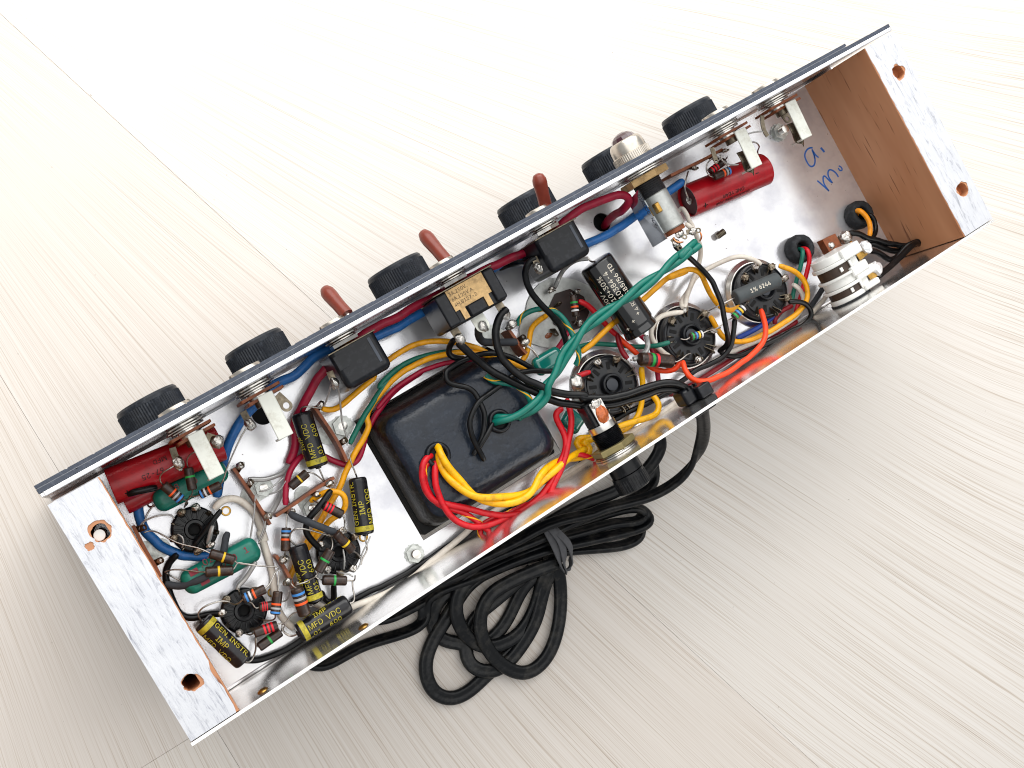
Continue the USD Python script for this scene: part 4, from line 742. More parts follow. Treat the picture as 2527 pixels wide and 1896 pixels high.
resistor(('B', 872, 600, 18), ('B', 975, 585, 18), 2.7, RRR(.25), 'short resistor with three red bands above the centre of the rear socket', ('B', (850, 605, 18), (820, 570, 19), (800, 560, 19)), None)
resistor(('B', 1014, 482, 20), ('B', 992, 655, 20), 2.9, [(.55, 'orange'), (.73, 'gray'), (.91, 'blue')], 'upright resistor with orange, gray and blue bands right of the rear socket', ('B', (1018, 430, 20), (1022, 330, 18)), ('B', (985, 690, 16), (930, 700, 13), (900, 690, 11)))
resistor(('B', 835, 795, 15), ('B', 1010, 732, 15), 2.9, RRR(.45), 'resistor with three red bands between the rear socket and the diagonal capacitor', ('B', (800, 805, 12), (770, 795, 10)), ('B', (1040, 720, 14), (1045, 750, 14), (1070, 790, 14), (1130, 815, 15)))
resistor(('B', 870, 900, 12), ('B', 1036, 782, 12), 2.9, [(.5, 'green')], 'resistor with one green band lowest in the corner cluster, beside the lettered capacitor', ('B', (850, 880, 11), (852, 840, 11), (845, 810, 11)), ('B', (1060, 745, 14), (1090, 690, 15), (1130, 650, 16)))
resistor(('B', 1152, 455, 22), ('B', 1215, 660, 20), 3.4, [(.2, 'blue'), (.37, 'gray'), (.54, 'orange')], 'thick resistor with blue, gray and orange bands beside the crossed lettered capacitor', ('D', (450, 1090, 22), (430, 1050, 20)), ('B', (1180, 640, 18), (1120, 650, 16), (1085, 700, 15), (1045, 730, 14)))
resistor(('C', 690, 1255, 13), ('C', 866, 1105, 14), 2.8, [(.55, 'yellow')], 'resistor with one yellow band beside the end of the thin crimson wire', ('C', (660, 1290, 13), (665, 1350, 12), (680, 1420, 11)), ('C', (900, 1105, 15), (970, 1140, 14), (1040, 1200, 12)))
resistor(('C', 1035, 1440, 20), ('C', 1225, 1540, 20), 2.9, RRR(.1), 'resistor with three red bands resting on the loop of yellow wire', ('C', (1000, 1430, 18), (940, 1400, 14), (910, 1370, 11)), ('C', (1240, 1570, 20), (1245, 1640, 17), ), )
resistor(('D', 845, 615, 24), ('D', 1000, 775, 22), 2.9, [(.58, 'yellow')], 'brown resistor with one yellow band leaning across the middle socket', ('D', (820, 640, 22), (800, 645, 20)), ('D', (1050, 810, 18), (1070, 850, 14)))
resistor(('D', 800, 765, 22), ('D', 682, 965, 21), 3.0, [(.47, 'green')], 'resistor with one green band standing left of the middle socket', ('D', (815, 720, 22), (805, 660, 20)), ('D', (665, 1000, 20), (620, 1030, 22), (560, 1060, 24), (480, 1085, 23)))
resistor(('D', 722, 1040, 18), ('D', 942, 1046, 18), 3.0, [(.5, 'green')], 'level resistor with one green band below the middle socket', ('D', (690, 1030, 19), (660, 1010, 20)), ('D', (980, 1045, 17), (1010, 1045, 16), (1020, 1000, 14)))
resistor(('G', 678, 535, 16), ('G', 712, 755, 16), 2.5, [(.35, 'green'), (.55, 'orange'), (.72, 'white')], 'resistor with green, orange and white bands standing on the can capacitor base', ('G', (665, 515, 12), (655, 530, 6)), ('G', (715, 785, 14), (690, 830, 8)))
resistor(('U', 1165, 265, 20), ('U', 1762, 315, 18), 4.0, [(.22, 'brown'), (.36, 'green'), (.5, 'red')], 'thick brown resistor with brown, green and red bands between two octal sockets', None, ('U', (1830, 320, 18), (1930, 270, 18), (2030, 190, 17), (2100, 160, 16)), bw=.08)
resistor(('I', 870, 975, 22), ('I', 980, 858, 24), 2.6, [(.2, 'green'), (.45, 'blue'), (.66, 'yellow'), (.88, 'white')], 'small resistor with green, blue, yellow and white bands under the gray resistor', ('I', (850, 980, 20), (780, 1030, 18), (700, 1080, 17)), ('I', (1010, 820, 22), (1040, 790, 18)), bw=.12)
resistor(('I', 425, 1170, 18), ('I', 550, 1140, 18), 2.5, [(.2, 'green'), (.48, 'blue'), (.7, 'yellow'), (.92, 'white')], 'small resistor with green, blue, yellow and white bands over the centre of an octal socket', ('I', (390, 1195, 17), (330, 1190, 16)), ('I', (600, 1110, 18), (700, 1085, 17), (740, 1075, 16)), bw=.13)
resistor(('I', 885, 770, 24), ('I', 1330, 580, 25), 4.6, [], 'thick gray resistor printed 1% 6244 lying over an octal socket', ('I', (820, 800, 24), (700, 860, 22), (620, 900, 18)), ('I', (1370, 570, 24), (1420, 590, 22)), mat=RES_GRAY, grp=None, text='1% 6244')
resistor(('O', 850, 905, 22), ('O', 1010, 785, 22), 2.6, [(.12, 'red'), (.28, 'red'), (.44, 'red')], 'dark resistor with red bands tucked under the jack frame above the right red capacitor', ('O', (820, 880, 24), (815, 830, 25), (880, 750, 26)), ('O', (1020, 770, 22), (1040, 740, 24)))
resistor(('O', 890, 960, 24), ('O', 1062, 890, 24), 2.7, [(.6, 'orange'), (.78, 'gray'), (.94, 'blue')], 'brown resistor with orange, gray and blue bands resting on the right red capacitor', ('O', (850, 950, 25), (810, 880, 27), (830, 800, 28), (890, 740, 28)), ('O', (1050, 850, 26), (1000, 800, 28), (960, 720, 28)), bw=.1)

# ------------------------------------------------------------------ terminal strips
def strip(pts, z0, z1, lugs, lab, foot=None, th=1.5):
    t = Thing('terminal_strip', lab, 'terminal strip', 'brown phenolic terminal strips'); p = path(*pts); q = spline(p, 2)
    m = sweep(np.c_[q[:, :2], np.full(len(q), (z0 + z1) / 2)], np.array([(-th / 2, -(z1 - z0) / 2), (th / 2, -(z1 - z0) / 2), (th / 2, (z1 - z0) / 2), (-th / 2, (z1 - z0) / 2)]), up=(0, 0, 1)); t.part('board', m, PHENOLIC, smooth=20)
    for i, (f, dx, dy, s) in enumerate(lugs):
        k = int(f * (len(q) - 1)); o = np.array([q[k][0], q[k][1], z1 - 3]); d = unit([dx, dy, .9]); tng = unit(q[min(k + 1, len(q) - 1)] - q[max(k - 1, 0)])
        l = t.part('lug', [lug(o, d, np.cross(d, [tng[0], tng[1], 0]), 7.5, 3.0, .5, .9)], LUG)
        if s: t.part('solder', blob(o + d * 5.0, s, (1.15, .9, .9), i + int(q[k][0])), SOLDER, parent=l)
    if foot:
        f = P(*foot[:3], .6); k = np.array([q[len(q) // 2][0], q[len(q) // 2][1], .6]); t.part('mounting_foot', slab(LineString([f[:2], k[:2]]).buffer(foot[3]), .05, 1.1), ZINC, smooth=False)
    t.done()
strip(('A', (1745, 850, 12), (1850, 1000, 12), (1960, 1170, 12), (2045, 1310, 12)), 4, 14, [(.12, .7, .4, 1.9), (.42, .5, .3, 1.5), (.85, .3, -.6, 1.8)], 'brown terminal strip with clear leads, between the second jack and the cream loop', ('C', 415, 1262, 4.6))
strip(('C', (930, 430, 12), (1060, 620, 12), (1190, 830, 12), (1265, 990, 12)), 3, 14, [(.08, .6, .3, 1.8), (.72, .6, .1, 1.4)], 'brown terminal strip leaning beside the lettered capacitor and the serrated nut', ('C', 1225, 632, 5.0))
strip(('C', (540, 1550, 11), (740, 1420, 11), (940, 1280, 11), (1135, 1160, 11)), 3, 13, [(.15, .6, -.5, 1.7), (.62, .4, -.5, 1.4), (.86, .7, -.3, 2.0)], 'brown terminal strip under the yellow loop, joining gray sleeves', ('D', 625, 385, 4.6))
strip(('A', (925, 1320, 12), (985, 1440, 12), (1050, 1560, 12), (1110, 1660, 12), (1150, 1740, 12)), 3, 13, [(.1, .8, -.2, 0), (.78, .7, 0, 1.4)], 'brown terminal strip along the inner side of the left block', ('B', 140, 160, 4.6))
strip(('B', (1000, 215, 14), (1060, 300, 14), (1110, 400, 14), (1160, 520, 14), (1215, 650, 14)), 3, 14, [(.18, .3, .2, 2.2), (.45, -.4, 0, 1.9), (.62, .6, .2, 1.6)], 'brown terminal strip under the crossed lettered capacitor near the middle socket')
strip(('O', (370, 975, 16), (560, 880, 18), (760, 780, 20), (990, 655, 22)), 10, 22, [(.38, .3, -.5, 1.4), (.8, .2, -.6, 1.6), (.95, .4, -.3, 1.3)], 'brown terminal strip between the pilot lamp and the third jack, above the blue cable end')
strip(('W', (1050, 750, 8), (1250, 1020, 8), (1400, 1250, 8), (1540, 1400, 8)), 3, 15, [(.05, .5, .3, 2.6), (.5, .6, .1, 0), (.8, .6, .1, 2.4)], 'dark brown terminal strip half hidden under the black mains leads by the brass switch', ('W', 650, 880, 6.0))
def build_terminal_block():
    t = Thing('terminal_block', 'small reddish brown terminal block with rivet above the white outlet', 'terminal block')
    g = Polygon([P('S', x, y, 14)[:2] for x, y in ((588, 300), (690, 250), (758, 375), (645, 405))]); t.part('block', slab(g, 8, 14), PHENOLIC, smooth=False)
    p = P('S', 662, 345, 14); t.part('rivet', lathe([(0, 1.0), (1.4, .8), (2.2, 0)], p, (0, 0, 1), 18), STEEL)
    q = P('S', 770, 285, 14); t.part('lug', lug(P('S', 715, 300, 13), (1, .1, .2), (0, 0, 1), 8, 3.4), LUG); t.part('solder', blob(q, 3.6, (1.1, 1.1, .9), 4), SOLDER); t.done()
build_terminal_block()

# ------------------------------------------------------------------ wires
def wire(color, r, label, *pts, group=None, n=10, ends=True, name='wire'):
    q = spline(path(*pts), 1.0); w = np.sin(np.linspace(0, np.pi, len(q)))[:, None] ** .5; q = q + w * r * .55 * (np.stack([meshkit.fbm(q * .11 + 31 * k + len(label), 2, k) for k in range(3)], 1) - .5) * [1.6, 1.6, 1.]
    sc = np.ones(len(q)); sc[[0, -1]] = .72
    if len(q) > 8: sc[[1, -2]] = .93
    single(name, sweep(q, circle(r, n), scale=sc), WIRE[color], label, 'wire', group, smooth=60)
def twisted(color, r, labels, turns, phase, *pts, sep=None, group=None):
    q = spline(path(*pts), 1.0); t = np.gradient(q, axis=0); t /= np.linalg.norm(t, axis=1, keepdims=True); s = np.cross(t, [0, 0, 1.0]); s /= np.linalg.norm(s, axis=1, keepdims=True); u = np.cross(s, t)
    a = np.linspace(0, turns * 2 * np.pi, len(q)) + phase; sep = sep or r
    for k, lab in enumerate(labels):
        p = q + sep * (np.cos(a + k * np.pi)[:, None] * s + np.sin(a + k * np.pi)[:, None] * u); single('wire', sweep(p, circle(r, 10)), WIRE[color], lab, 'wire', group, smooth=60)
def striped(color, r, label, *pts, stripe='bright_yellow', turns=2.5, phase=0.):
    t = Thing('striped_wire', label, 'wire'); q = spline(path(*pts), .8); t.part('jacket', sweep(q, circle(r, 10)), WIRE[color], smooth=60)
    g = np.gradient(q, axis=0); g /= np.linalg.norm(g, axis=1, keepdims=True); s = np.cross(g, [0, 0, 1.0]); s /= np.linalg.norm(s, axis=1, keepdims=True); u = np.cross(s, g); a = np.linspace(0, turns * 2 * np.pi, len(q)) + phase
    h = q + r * .8 * (np.cos(a)[:, None] * s + np.sin(a)[:, None] * u); t.part('stripe', sweep(h, circle(r * .33, 6)), WIRE[stripe], smooth=60); t.done()

# thick shielded cables along the panel
wire('blue', 2.35, 'thick blue cable bent round the left socket and under the green capacitor', 'A', (975, 1050, 6), (965, 1120, 4), (975, 1230, 3), (1035, 1370, 3), (1170, 1490, 3), (1330, 1555, 3), (1500, 1575, 3), (1640, 1560, 3), n=14)
wire('blue', 2.35, 'long thick blue cable running along the panel behind switches and jacks', 'A', (1610, 1085, 3), (1630, 960, 4), (1660, 800, 6), 'C', (60, 820, 8), (120, 680, 9), (230, 520, 10), (370, 370, 11), (520, 215, 12), (720, 120, 12), 'M', (230, 1605, 12), (430, 1530, 12), (620, 1480, 12), (790, 1408, 12), (950, 1320, 12), (1110, 1235, 12), (1330, 1090, 10), (1580, 935, 9), (1760, 855, 10), 'J', (60, 1050, 11), (210, 1005, 12), (400, 925, 13), (620, 780, 14), (800, 640, 14), (1000, 500, 14), (1150, 392, 14), n=14)
wire('crimson', 2.2, 'thick crimson cable looping through the round hole by the pilot lamp, along the panel', 'J', (365, 850, -6), (395, 790, 2), (490, 710, 14), (575, 650, 24), (612, 595, 28), (590, 545, 30), (510, 530, 31), (400, 562, 31), (230, 625, 30), (60, 710, 28), 'M', (1930, 752, 24), (1760, 840, 23), (1560, 935, 22), (1400, 1010, 21), (1180, 1120, 21), (950, 1245, 21), (720, 1370, 21), (560, 1470, 20),
     'C', (1060, 30, 19), (960, 160, 17), (860, 340, 14), (785, 470, 11), (735, 600, 8), (742, 720, 6), (740, 830, 5), (715, 920, 5), (672, 1018, 5), n=14)
wire('clear', 1.2, 'clear sleeved lead curving from the crimson cable end to the terminal strip', 'C', (690, 1020, 5), (640, 1080, 7), (560, 1135, 10), (430, 1172, 12), (260, 1172, 14))
wire('clear', 1.2, 'clear sleeved lead running down from the crimson cable end past the nut', 'C', (680, 1035, 4), (655, 1150, 3), (610, 1290, 4), (550, 1430, 8), (480, 1545, 12))
wire('crimson', 1.5, 'thin crimson wire bent under the lettered capacitor to the lower terminal strip', 'C', (2040, 75, 8), (1850, 195, 7), (1680, 350, 7), (1540, 560, 7), (1455, 730, 7), (1430, 850, 7), (1390, 960, 7), (1290, 1030, 7), (1180, 1005, 6), (1060, 950, 5), (950, 910, 5), (840, 930, 6), (750, 1000, 8), (690, 1090, 10), (655, 1220, 12), (642, 1330, 13), (642, 1440, 13))
wire('crimson', 1.25, 'thin crimson wire crossing behind the black mains leads towards the sockets', 'E', (115, 1510, 8), (220, 1385, 9), (380, 1250, 10), (560, 1150, 11), (800, 1085, 12), (1100, 1050, 12), (1330, 1058, 12), (1400, 1080, 10))
wire('yellow', 1.45, 'yellow wire arching from the leaning terminal strip over the bright plate', 'C', (1015, 450, 15), (1065, 462, 14), (1150, 455, 14), (1270, 375, 14), (1420, 240, 13), (1560, 120, 12), 'E', (20, 1260, 12), (150, 1120, 12), (320, 990, 13), (520, 910, 14), (720, 893, 16), (900, 920, 17), (1050, 970, 17), (1200, 1040, 16), (1330, 1080, 12))
wire('yellow', 1.5, 'long yellow wire following the transformer edge down behind the crossed capacitor', 'E', (1480, 1150, 14), (1330, 1090, 15), (1150, 1030, 16), (960, 995, 16), (760, 1010, 15), (520, 1075, 14), (310, 1200, 13), (160, 1350, 12), (20, 1590, 11), 'C', (1490, 620, 11), (1420, 790, 11), (1335, 950, 11), (1260, 1110, 10), (1180, 1290, 9), (1090, 1440, 8), 'D', (640, 610, 8), (540, 760, 7), (450, 960, 7), (400, 1060, 8))
wire('dark_green', 1.4, 'green wire cut short beside the serrated nut, running along the yellow one', 'C', (1302, 812, 13), (1360, 690, 12), (1440, 540, 12), (1550, 360, 12), (1700, 170, 12), (1860, 45, 12), 'E', (130, 1310, 12), (290, 1150, 12), (480, 1050, 12), (680, 1000, 12), (880, 990, 12))
wire('yellow', 1.45, 'yellow wire looping over the lower terminal strip', 'C', (900, 1400, 10), (970, 1350, 13), (1060, 1308, 16), (1150, 1300, 17), (1230, 1345, 17), (1258, 1430, 16), (1215, 1520, 14), (1110, 1590, 12), 'D', (740, 560, 10), (660, 650, 8), (600, 730, 7), (545, 800, 6))
wire('gray_black', 1.75, 'gray cloth sleeve reaching from the lower terminal strip over the middle socket', 'D', (425, 430, 17), (520, 480, 20), (640, 530, 22), (740, 570, 22), (845, 605, 21), n=12)
wire('black', 1.6, 'black sleeve bent down from the lower terminal strip to the middle socket', 'D', (800, 225, 18), (750, 300, 19), (680, 390, 19), (610, 470, 18), (570, 550, 17), (585, 630, 16), (640, 700, 15), (705, 760, 14), n=12)
wire('cream', 1.75, 'cream cable looping from the left socket down behind the rear capacitors', 'A', (1590, 1185, 13), (1640, 1130, 13), (1720, 1098, 12), (1810, 1118, 10), (1900, 1190, 7), (1960, 1290, 4), (2005, 1450, 3), 'B', (880, 20, 3), (925, 170, 3), (970, 330, 3), (990, 480, 3), (1020, 620, 3), (1060, 690, 3), (1130, 760, 3), n=12)
wire('cream', 1.6, 'long cream wire lying along the foot of the rear wall', 'B', (1250, 560, 3), (1350, 600, 4), (1460, 640, 5), (1580, 592, 6), 'D', (1090, 1245, 6), (1250, 1180, 6), (1460, 1075, 6), 'F', (620, 1600, 6), (800, 1450, 6), (950, 1320, 6), (1120, 1190, 6), (1400, 1040, 6), (1700, 900, 6), (1900, 775, 6), (2020, 690, 6), 'H', (420, 960, 6), (700, 825, 6), (900, 725, 6), (1060, 615, 6), (1220, 490, 6))
wire('black', 1.5, 'long black wire lying beside the cream wire along the rear wall', 'B', (1560, 555, 3), (1700, 482, 3), (1811, 435, 3), 'F', (480, 1650, 3), (640, 1550, 3), (860, 1400, 3), (1100, 1230, 3), (1400, 1050, 3), (1700, 870, 3), (1950, 740, 3), 'H', (380, 870, 3), (560, 720, 4), (700, 640, 5), (880, 555, 6), (1080, 450, 7), (1200, 390, 8))
wire('black', 1.6, 'black wire curling round the left block foot and along the corner capacitors', 'B', (265, 205, 6), (205, 270, 4), (185, 360, 3), (205, 470, 3), (250, 590, 3), (310, 665, 3), (400, 680, 3), (500, 655, 4), (600, 650, 6))
wire('black', 1.55, 'black wire under the corner capacitor and the diagonal capacitor', 'B', (640, 960, 3), (740, 990, 3), (860, 995, 3), (1000, 950, 3), (1130, 885, 3), (1250, 800, 3), (1400, 690, 3), (1560, 560, 3))
wire('black', 1.5, 'short black wire dropping from the middle socket behind the lettered capacitor', 'D', (825, 1080, 10), (825, 1150, 7), (822, 1220, 4), (780, 1240, 3), (735, 1200, 4), (715, 1150, 7))
wire('gray_black', 1.7, 'gray sleeve from the left terminal strip over the green capacitor to the left socket', 'B', (172, 425, 10), (260, 440, 10), (380, 418, 13), (470, 375, 15), (545, 310, 15), (600, 210, 14), (625, 90, 13), (640, 45, 12), n=12)
wire('black', 1.25, 'slim black sleeve lying across the left socket', 'A', (1645, 1190, 16), (1585, 1270, 16), (1510, 1370, 14), (1420, 1485, 12))
wire('clear', 1.1, 'short clear sleeve standing on the left socket', 'A', (1575, 1320, 16), (1555, 1390, 14), (1535, 1465, 11))
wire('clear', 1.1, 'clear sleeved lead between the red lettered green capacitor and the rear socket', 'B', (850, 262, 12), (810, 330, 11), (765, 390, 10), (725, 435, 10), (712, 470, 10))
wire('black', 1.6, 'black ribbed sleeve along the underside of the left red capacitor', 'A', (880, 1065, 20), (945, 1040, 21), (1030, 1020, 21), (1120, 1008, 20), n=12)
wire('cream', 1.3, 'cream lead hooked over the pilot lamp end', 'J', (1100, 690, 14), (1135, 665, 16), (1190, 740, 20), (1230, 820, 26), (1255, 880, 32))
wire('cream', 1.35, 'cream wire hanging from the pilot lamp towards the octal sockets', 'I', (385, 10, 36), (440, 60, 34), (490, 130, 30), (530, 230, 24), (535, 340, 18), (500, 480, 14), (445, 620, 13), (395, 760, 13), (372, 870, 14))
wire('cream', 1.35, 'cream wire ending with a green tip at the octal socket under the gray resistor', 'I', (1150, 425, 16), (1080, 380, 17), (980, 352, 17), (870, 360, 15), (740, 410, 11), (600, 480, 8), (490, 560, 7), (410, 690, 9), (345, 800, 11), (350, 870, 14))
wire('cream', 1.4, 'cream wire curling round the left side of the middle octal socket', 'I', (350, 915, 16), (240, 930, 16), (130, 965, 15), (55, 1040, 14), (30, 1130, 12), (60, 1230, 10), (150, 1320, 8), (280, 1400, 6))
wire('white', 1.35, 'white wire sweeping beneath the yellow one past the outlet side sockets', 'I', (1480, 630, 12), (1550, 690, 10), (1590, 790, 8), (1560, 910, 8), (1440, 1020, 8), (1230, 1150, 7), (1000, 1265, 6), (780, 1360, 5), (640, 1440, 4))
wire('yellow', 1.5, 'yellow wire arching over the right socket and back under the black leads', 'I', (1335, 440, 17), (1405, 462, 18), (1480, 490, 18), (1570, 560, 16), (1622, 660, 15), (1622, 780, 14), (1560, 890, 13), (1420, 1005, 12), (1220, 1125, 12), (1020, 1205, 12), (870, 1212, 12), (770, 1170, 12), (700, 1070, 13), (635, 960, 15))
wire('yellow', 1.5, 'yellow wire arching from the green twisted pair to the gray resistor', 'G', (765, 1120, 12), (900, 1010, 14), (1060, 850, 15), (1220, 720, 12), (1400, 575, 12), (1560, 430, 16), (1700, 330, 18), (1850, 285, 20), 'I', (200, 560, 21), (330, 500, 22), (450, 480, 22), (530, 520, 21), (575, 600, 19), (620, 705, 16), (690, 810, 13), (780, 885, 11), (870, 890, 11), (940, 855, 12))
wire('black', 1.45, 'black lead from the pilot lamp curving down between the octal sockets', 'I', (270, 240, 34), (380, 325, 30), (530, 460, 25), (650, 600, 24), (730, 780, 25), (775, 960, 26), (805, 1130, 24), (795, 1250, 18), (720, 1320, 12))
wire('black', 1.45, 'black lead from the banded resistor down to the mains bushing', 'I', (885, 975, 19), (872, 1110, 19), (845, 1260, 18), (770, 1370, 16), (620, 1455, 13), (450, 1540, 10), (330, 1625, 8), (200, 1720, 7))
wire('black', 1.5, 'black lead curling round the right octal socket and back along the rear wall', 'I', (1440, 812, 17), (1540, 808, 17), (1630, 850, 16), (1668, 930, 14), (1610, 1030, 12), (1450, 1125, 10), (1230, 1230, 9), (1020, 1325, 8), (860, 1370, 8), (740, 1330, 9))
wire('orange', 1.5, 'orange wire hanging in a deep loop in front of the rear wall', 'I', (1150, 885, 17), (1180, 980, 18), (1200, 1090, 19), (1180, 1200, 20), (1080, 1335, 22), (900, 1470, 24), (720, 1580, 25), (570, 1620, 25), (450, 1595, 24), (380, 1510, 22), (355, 1420, 19), n=12)
wire('orange', 1.5, 'orange wire passing under the thick brown resistor', 'G', (1130, 945, 10), (1200, 1015, 10), (1310, 1115, 10), (1420, 1220, 10), (1510, 1285, 11), (1620, 1312, 13), (1720, 1290, 15), (1790, 1215, 17), n=12)
wire('red', 1.55, 'red wire running from the can base under the large black capacitor', 'G', (735, 595, 12), (830, 635, 12), (930, 735, 11), (1020, 840, 10), (1140, 955, 9))
wire('dark_red', 1.5, 'dark red wire dropping to the octal socket by the clear lead', 'G', (1135, 930, 10), (1150, 1030, 11), (1190, 1120, 13), (1245, 1185, 14))
wire('crimson', 1.4, 'crimson wire passing under the thick brown resistor and on to the black cord', 'G', (1355, 935, 8), (1440, 1010, 7), (1500, 1120, 7), (1535, 1270, 6), (1560, 1430, 6))
wire('crimson', 1.4, 'crimson wire leaving the can base beside the black curve', 'G', (650, 880, 8), (600, 970, 9), (540, 1060, 9), (490, 1115, 9))
wire('dark_green', 1.35, 'straight dark green wire reaching the middle octal socket', 'G', (480, 1145, 12), (650, 1085, 10), (880, 1040, 8), (1150, 1050, 8), (1420, 1060, 11), (1560, 1045, 15), (1670, 1015, 17))
wire('royal_blue', 1.5, 'blue wire low beneath the yellow and orange wires', 'I', (1350, 895, 5), (1220, 1010, 4), (1080, 1095, 4), (910, 1185, 4))
wire('dark_red', 1.45, 'dark red wire low behind the yellow wire beside the right socket', 'I', (1475, 850, 7), (1370, 900, 6), (1310, 960, 5), (1295, 1040, 4))
wire('dark_red', 1.4, 'dark red wire lying along the rear wall under the black lead', 'I', (1525, 1010, 5), (1350, 1110, 4), (1130, 1220, 4), (850, 1400, 3), (640, 1535, 3), 'H', (1180, 440, 4), (1110, 460, 4))
wire('yellow', 1.5, 'yellow wire bending out of the can base plate', 'E', (1665, 655, 3), (1580, 710, 7), (1520, 790, 9), (1495, 900, 10), (1475, 1000, 10), (1420, 1085, 9))
wire('gray_black', 2.0, 'gray cloth sleeve hooked under the brass switch', 'W', (400, 600, 34), (340, 760, 24), (350, 930, 16), (480, 1030, 14), (700, 1055, 14), (950, 1060, 15), (1200, 1050, 16), (1410, 1030, 17), n=12)
wire('black', 1.7, 'black lead from the third toggle curving over the can base', 'G', (300, 150, 38), (220, 215, 36), (195, 330, 33), (235, 480, 30), (340, 620, 27), (470, 750, 24), (560, 870, 21), (605, 990, 18), (620, 1080, 16), n=12)
wire('black', 1.7, 'black lead lying under the third toggle along the blue cable', 'E', (1220, 240, 8), (1290, 205, 10), (1400, 180, 16), (1480, 175, 26), (1530, 170, 36))
wire('black', 1.55, 'small black loop under the left lug of the brass switch', 'E', (820, 880, 36), (775, 930, 30), (770, 1010, 26), (830, 1050, 24), (930, 1060, 22))
wire('black', 1.4, 'black transformer lead waving over the bell from its grommet', 'E', (1540, 1150, 20), (1430, 1090, 21), (1320, 1035, 22), (1190, 1003, 23), (1040, 1018, 24), (880, 1075, 25), (770, 1130, 26), (738, 1190, 27), (770, 1265, 27), (880, 1300, 27), (980, 1350, 27), (1050, 1460, 27), 'F', (1085, 260, 27), (1085, 380, 26), (1050, 520, 25), (985, 640, 23.5))
wire('black', 1.4, 'black transformer lead looping beside the waving one to a cut end on the bell', 'E', (1720, 1165, 20), (1560, 1165, 21), (1400, 1190, 23), (1260, 1275, 25), (1140, 1365, 26), (1050, 1440, 28), 'F', (1000, 220, 28), (962, 330, 28), (975, 460, 27), (1030, 580, 25.5), (1090, 690, 24))
wire('black', 1.35, 'short black transformer lead from the grommet to its cut end', 'F', (1165, 350, 25), (1120, 430, 26), (1070, 520, 26), (1020, 600, 24))
wire('red', 1.45, 'short red lead into the octal socket beside the large solder blob', 'G', (680, 1390, 14), (760, 1350, 15), (855, 1320, 15))
wire('dark_green', 1.3, 'dark green lead rising from the outlet side grommet', np.array([G1[0] - .8, G1[1], 3.0]), 'S', (425, 390, 10), (420, 460, 10), (400, 550, 8), (375, 640, 6), (352, 740, 5), (330, 850, 4))
wire('red', 1.4, 'red lead rising from the outlet side grommet', np.array([G1[0] + .8, G1[1] - .5, 3.0]), 'S', (465, 385, 10), (480, 450, 10), (460, 560, 8), (430, 680, 6), (405, 780, 5), (370, 890, 4))
wire('amber', 1.5, 'orange yellow lead rising from the grommet by the bare end block', np.array([G2[0] - .6, G2[1] + .6, 3.0]), 'S', (885, 65, 12), (935, 110, 13), (970, 190, 13), (965, 285, 13))
wire('black', 1.4, 'black lead rising from the grommet by the bare end block', np.array([G2[0] + 1., G2[1], 3.0]), 'S', (985, 110, 12), (1015, 175, 12), (1012, 245, 13), (975, 300, 14))
wire('amber', 1.3, 'short orange lead end below the terminal block', 'S', (800, 325, 14), (830, 338, 14), (860, 352, 14))
wire('black', 1.75, 'upper black lead from the terminal block to the bunch by the end block', 'S', (800, 250, 16), (880, 255, 16), (950, 285, 16), (1050, 310, 16), (1150, 335, 16), (1280, 345, 18), (1400, 318, 22))
wire('black', 1.75, 'middle black lead of the bunch between outlet and end block', 'S', (930, 350, 12), (990, 335, 14), (1090, 375, 14), (1200, 392, 14), (1290, 345, 18), (1390, 310, 23))
wire('black', 1.75, 'lower black lead dipping from the white solder blob to the bunch', 'S', (900, 410, 26), (960, 388, 24), (1040, 405, 22), (1130, 455, 20), (1195, 435, 20), (1270, 355, 22), (1340, 318, 24), (1400, 330, 22))
wire('black', 1.8, 'black lead from the lower outlet terminal up to the bunch', 'S', (1030, 600, 32), (1085, 555, 30), (1180, 475, 27), (1260, 385, 26), (1330, 330, 25), (1385, 345, 20), n=12)
wire('black', 1.5, 'short black lead passing under the upper outlet terminal', 'S', (855, 468, 12), (910, 425, 14), (970, 380, 15))
wire('gray_black', 1.6, 'gray wire passing behind the white outlet', 'S', (620, 640, 6), (570, 720, 5), (520, 800, 5), (480, 850, 5))
wire('cream', 1.4, 'cream wire passing behind the white outlet', 'S', (640, 720, 6), (590, 790, 5), (535, 850, 5), (500, 900, 5))
wire('copper', .5, 'bare copper lead end joining the green pair to the pilot lamp', 'J', (1050, 955, 36), (1070, 985, 37), (1110, 1000, 38), (1150, 995, 38))
wire('copper', .5, 'bare copper lead curling below the pilot lamp lug', 'J', (1320, 900, 34), (1332, 940, 35), (1315, 985, 37))
wire('clear', .45, 'bare tinned lead from the first toggle to the leaning terminal strip', 'C', (1125, 150, 36), (1095, 250, 28), (1065, 350, 20), (1040, 420, 17))
wire('clear', .45, 'bare tinned lead from the first toggle down over the serrated nut', 'C', (1160, 150, 36), (1190, 280, 30), (1205, 420, 24), (1220, 570, 18), (1250, 680, 15), (1270, 770, 14), (1275, 830, 14))
wire('clear', .45, 'bare tinned lead beside the strip with clear leads, running down to the green capacitor', 'A', (1925, 1070, 14), (1920, 1180, 13), (1905, 1290, 12), (1885, 1420, 10))
wire('clear', .45, 'bare tinned lead from the strip end to the tip of the green capacitor', 'A', (2010, 1280, 14), (1985, 1370, 12), (1950, 1450, 10))
wire('clear', .45, 'bare tinned lead across the blue cable to the left terminal strip', 'A', (1260, 1260, 13), (1235, 1235, 14), (1150, 1235, 15), (1050, 1265, 14), (990, 1310, 13), (975, 1350, 12))
wire('clear', .45, 'bare tinned jumper linking the last two jacks at the right end', 'O', (1240, 500, 33), (1330, 472, 33), (1430, 462, 33))
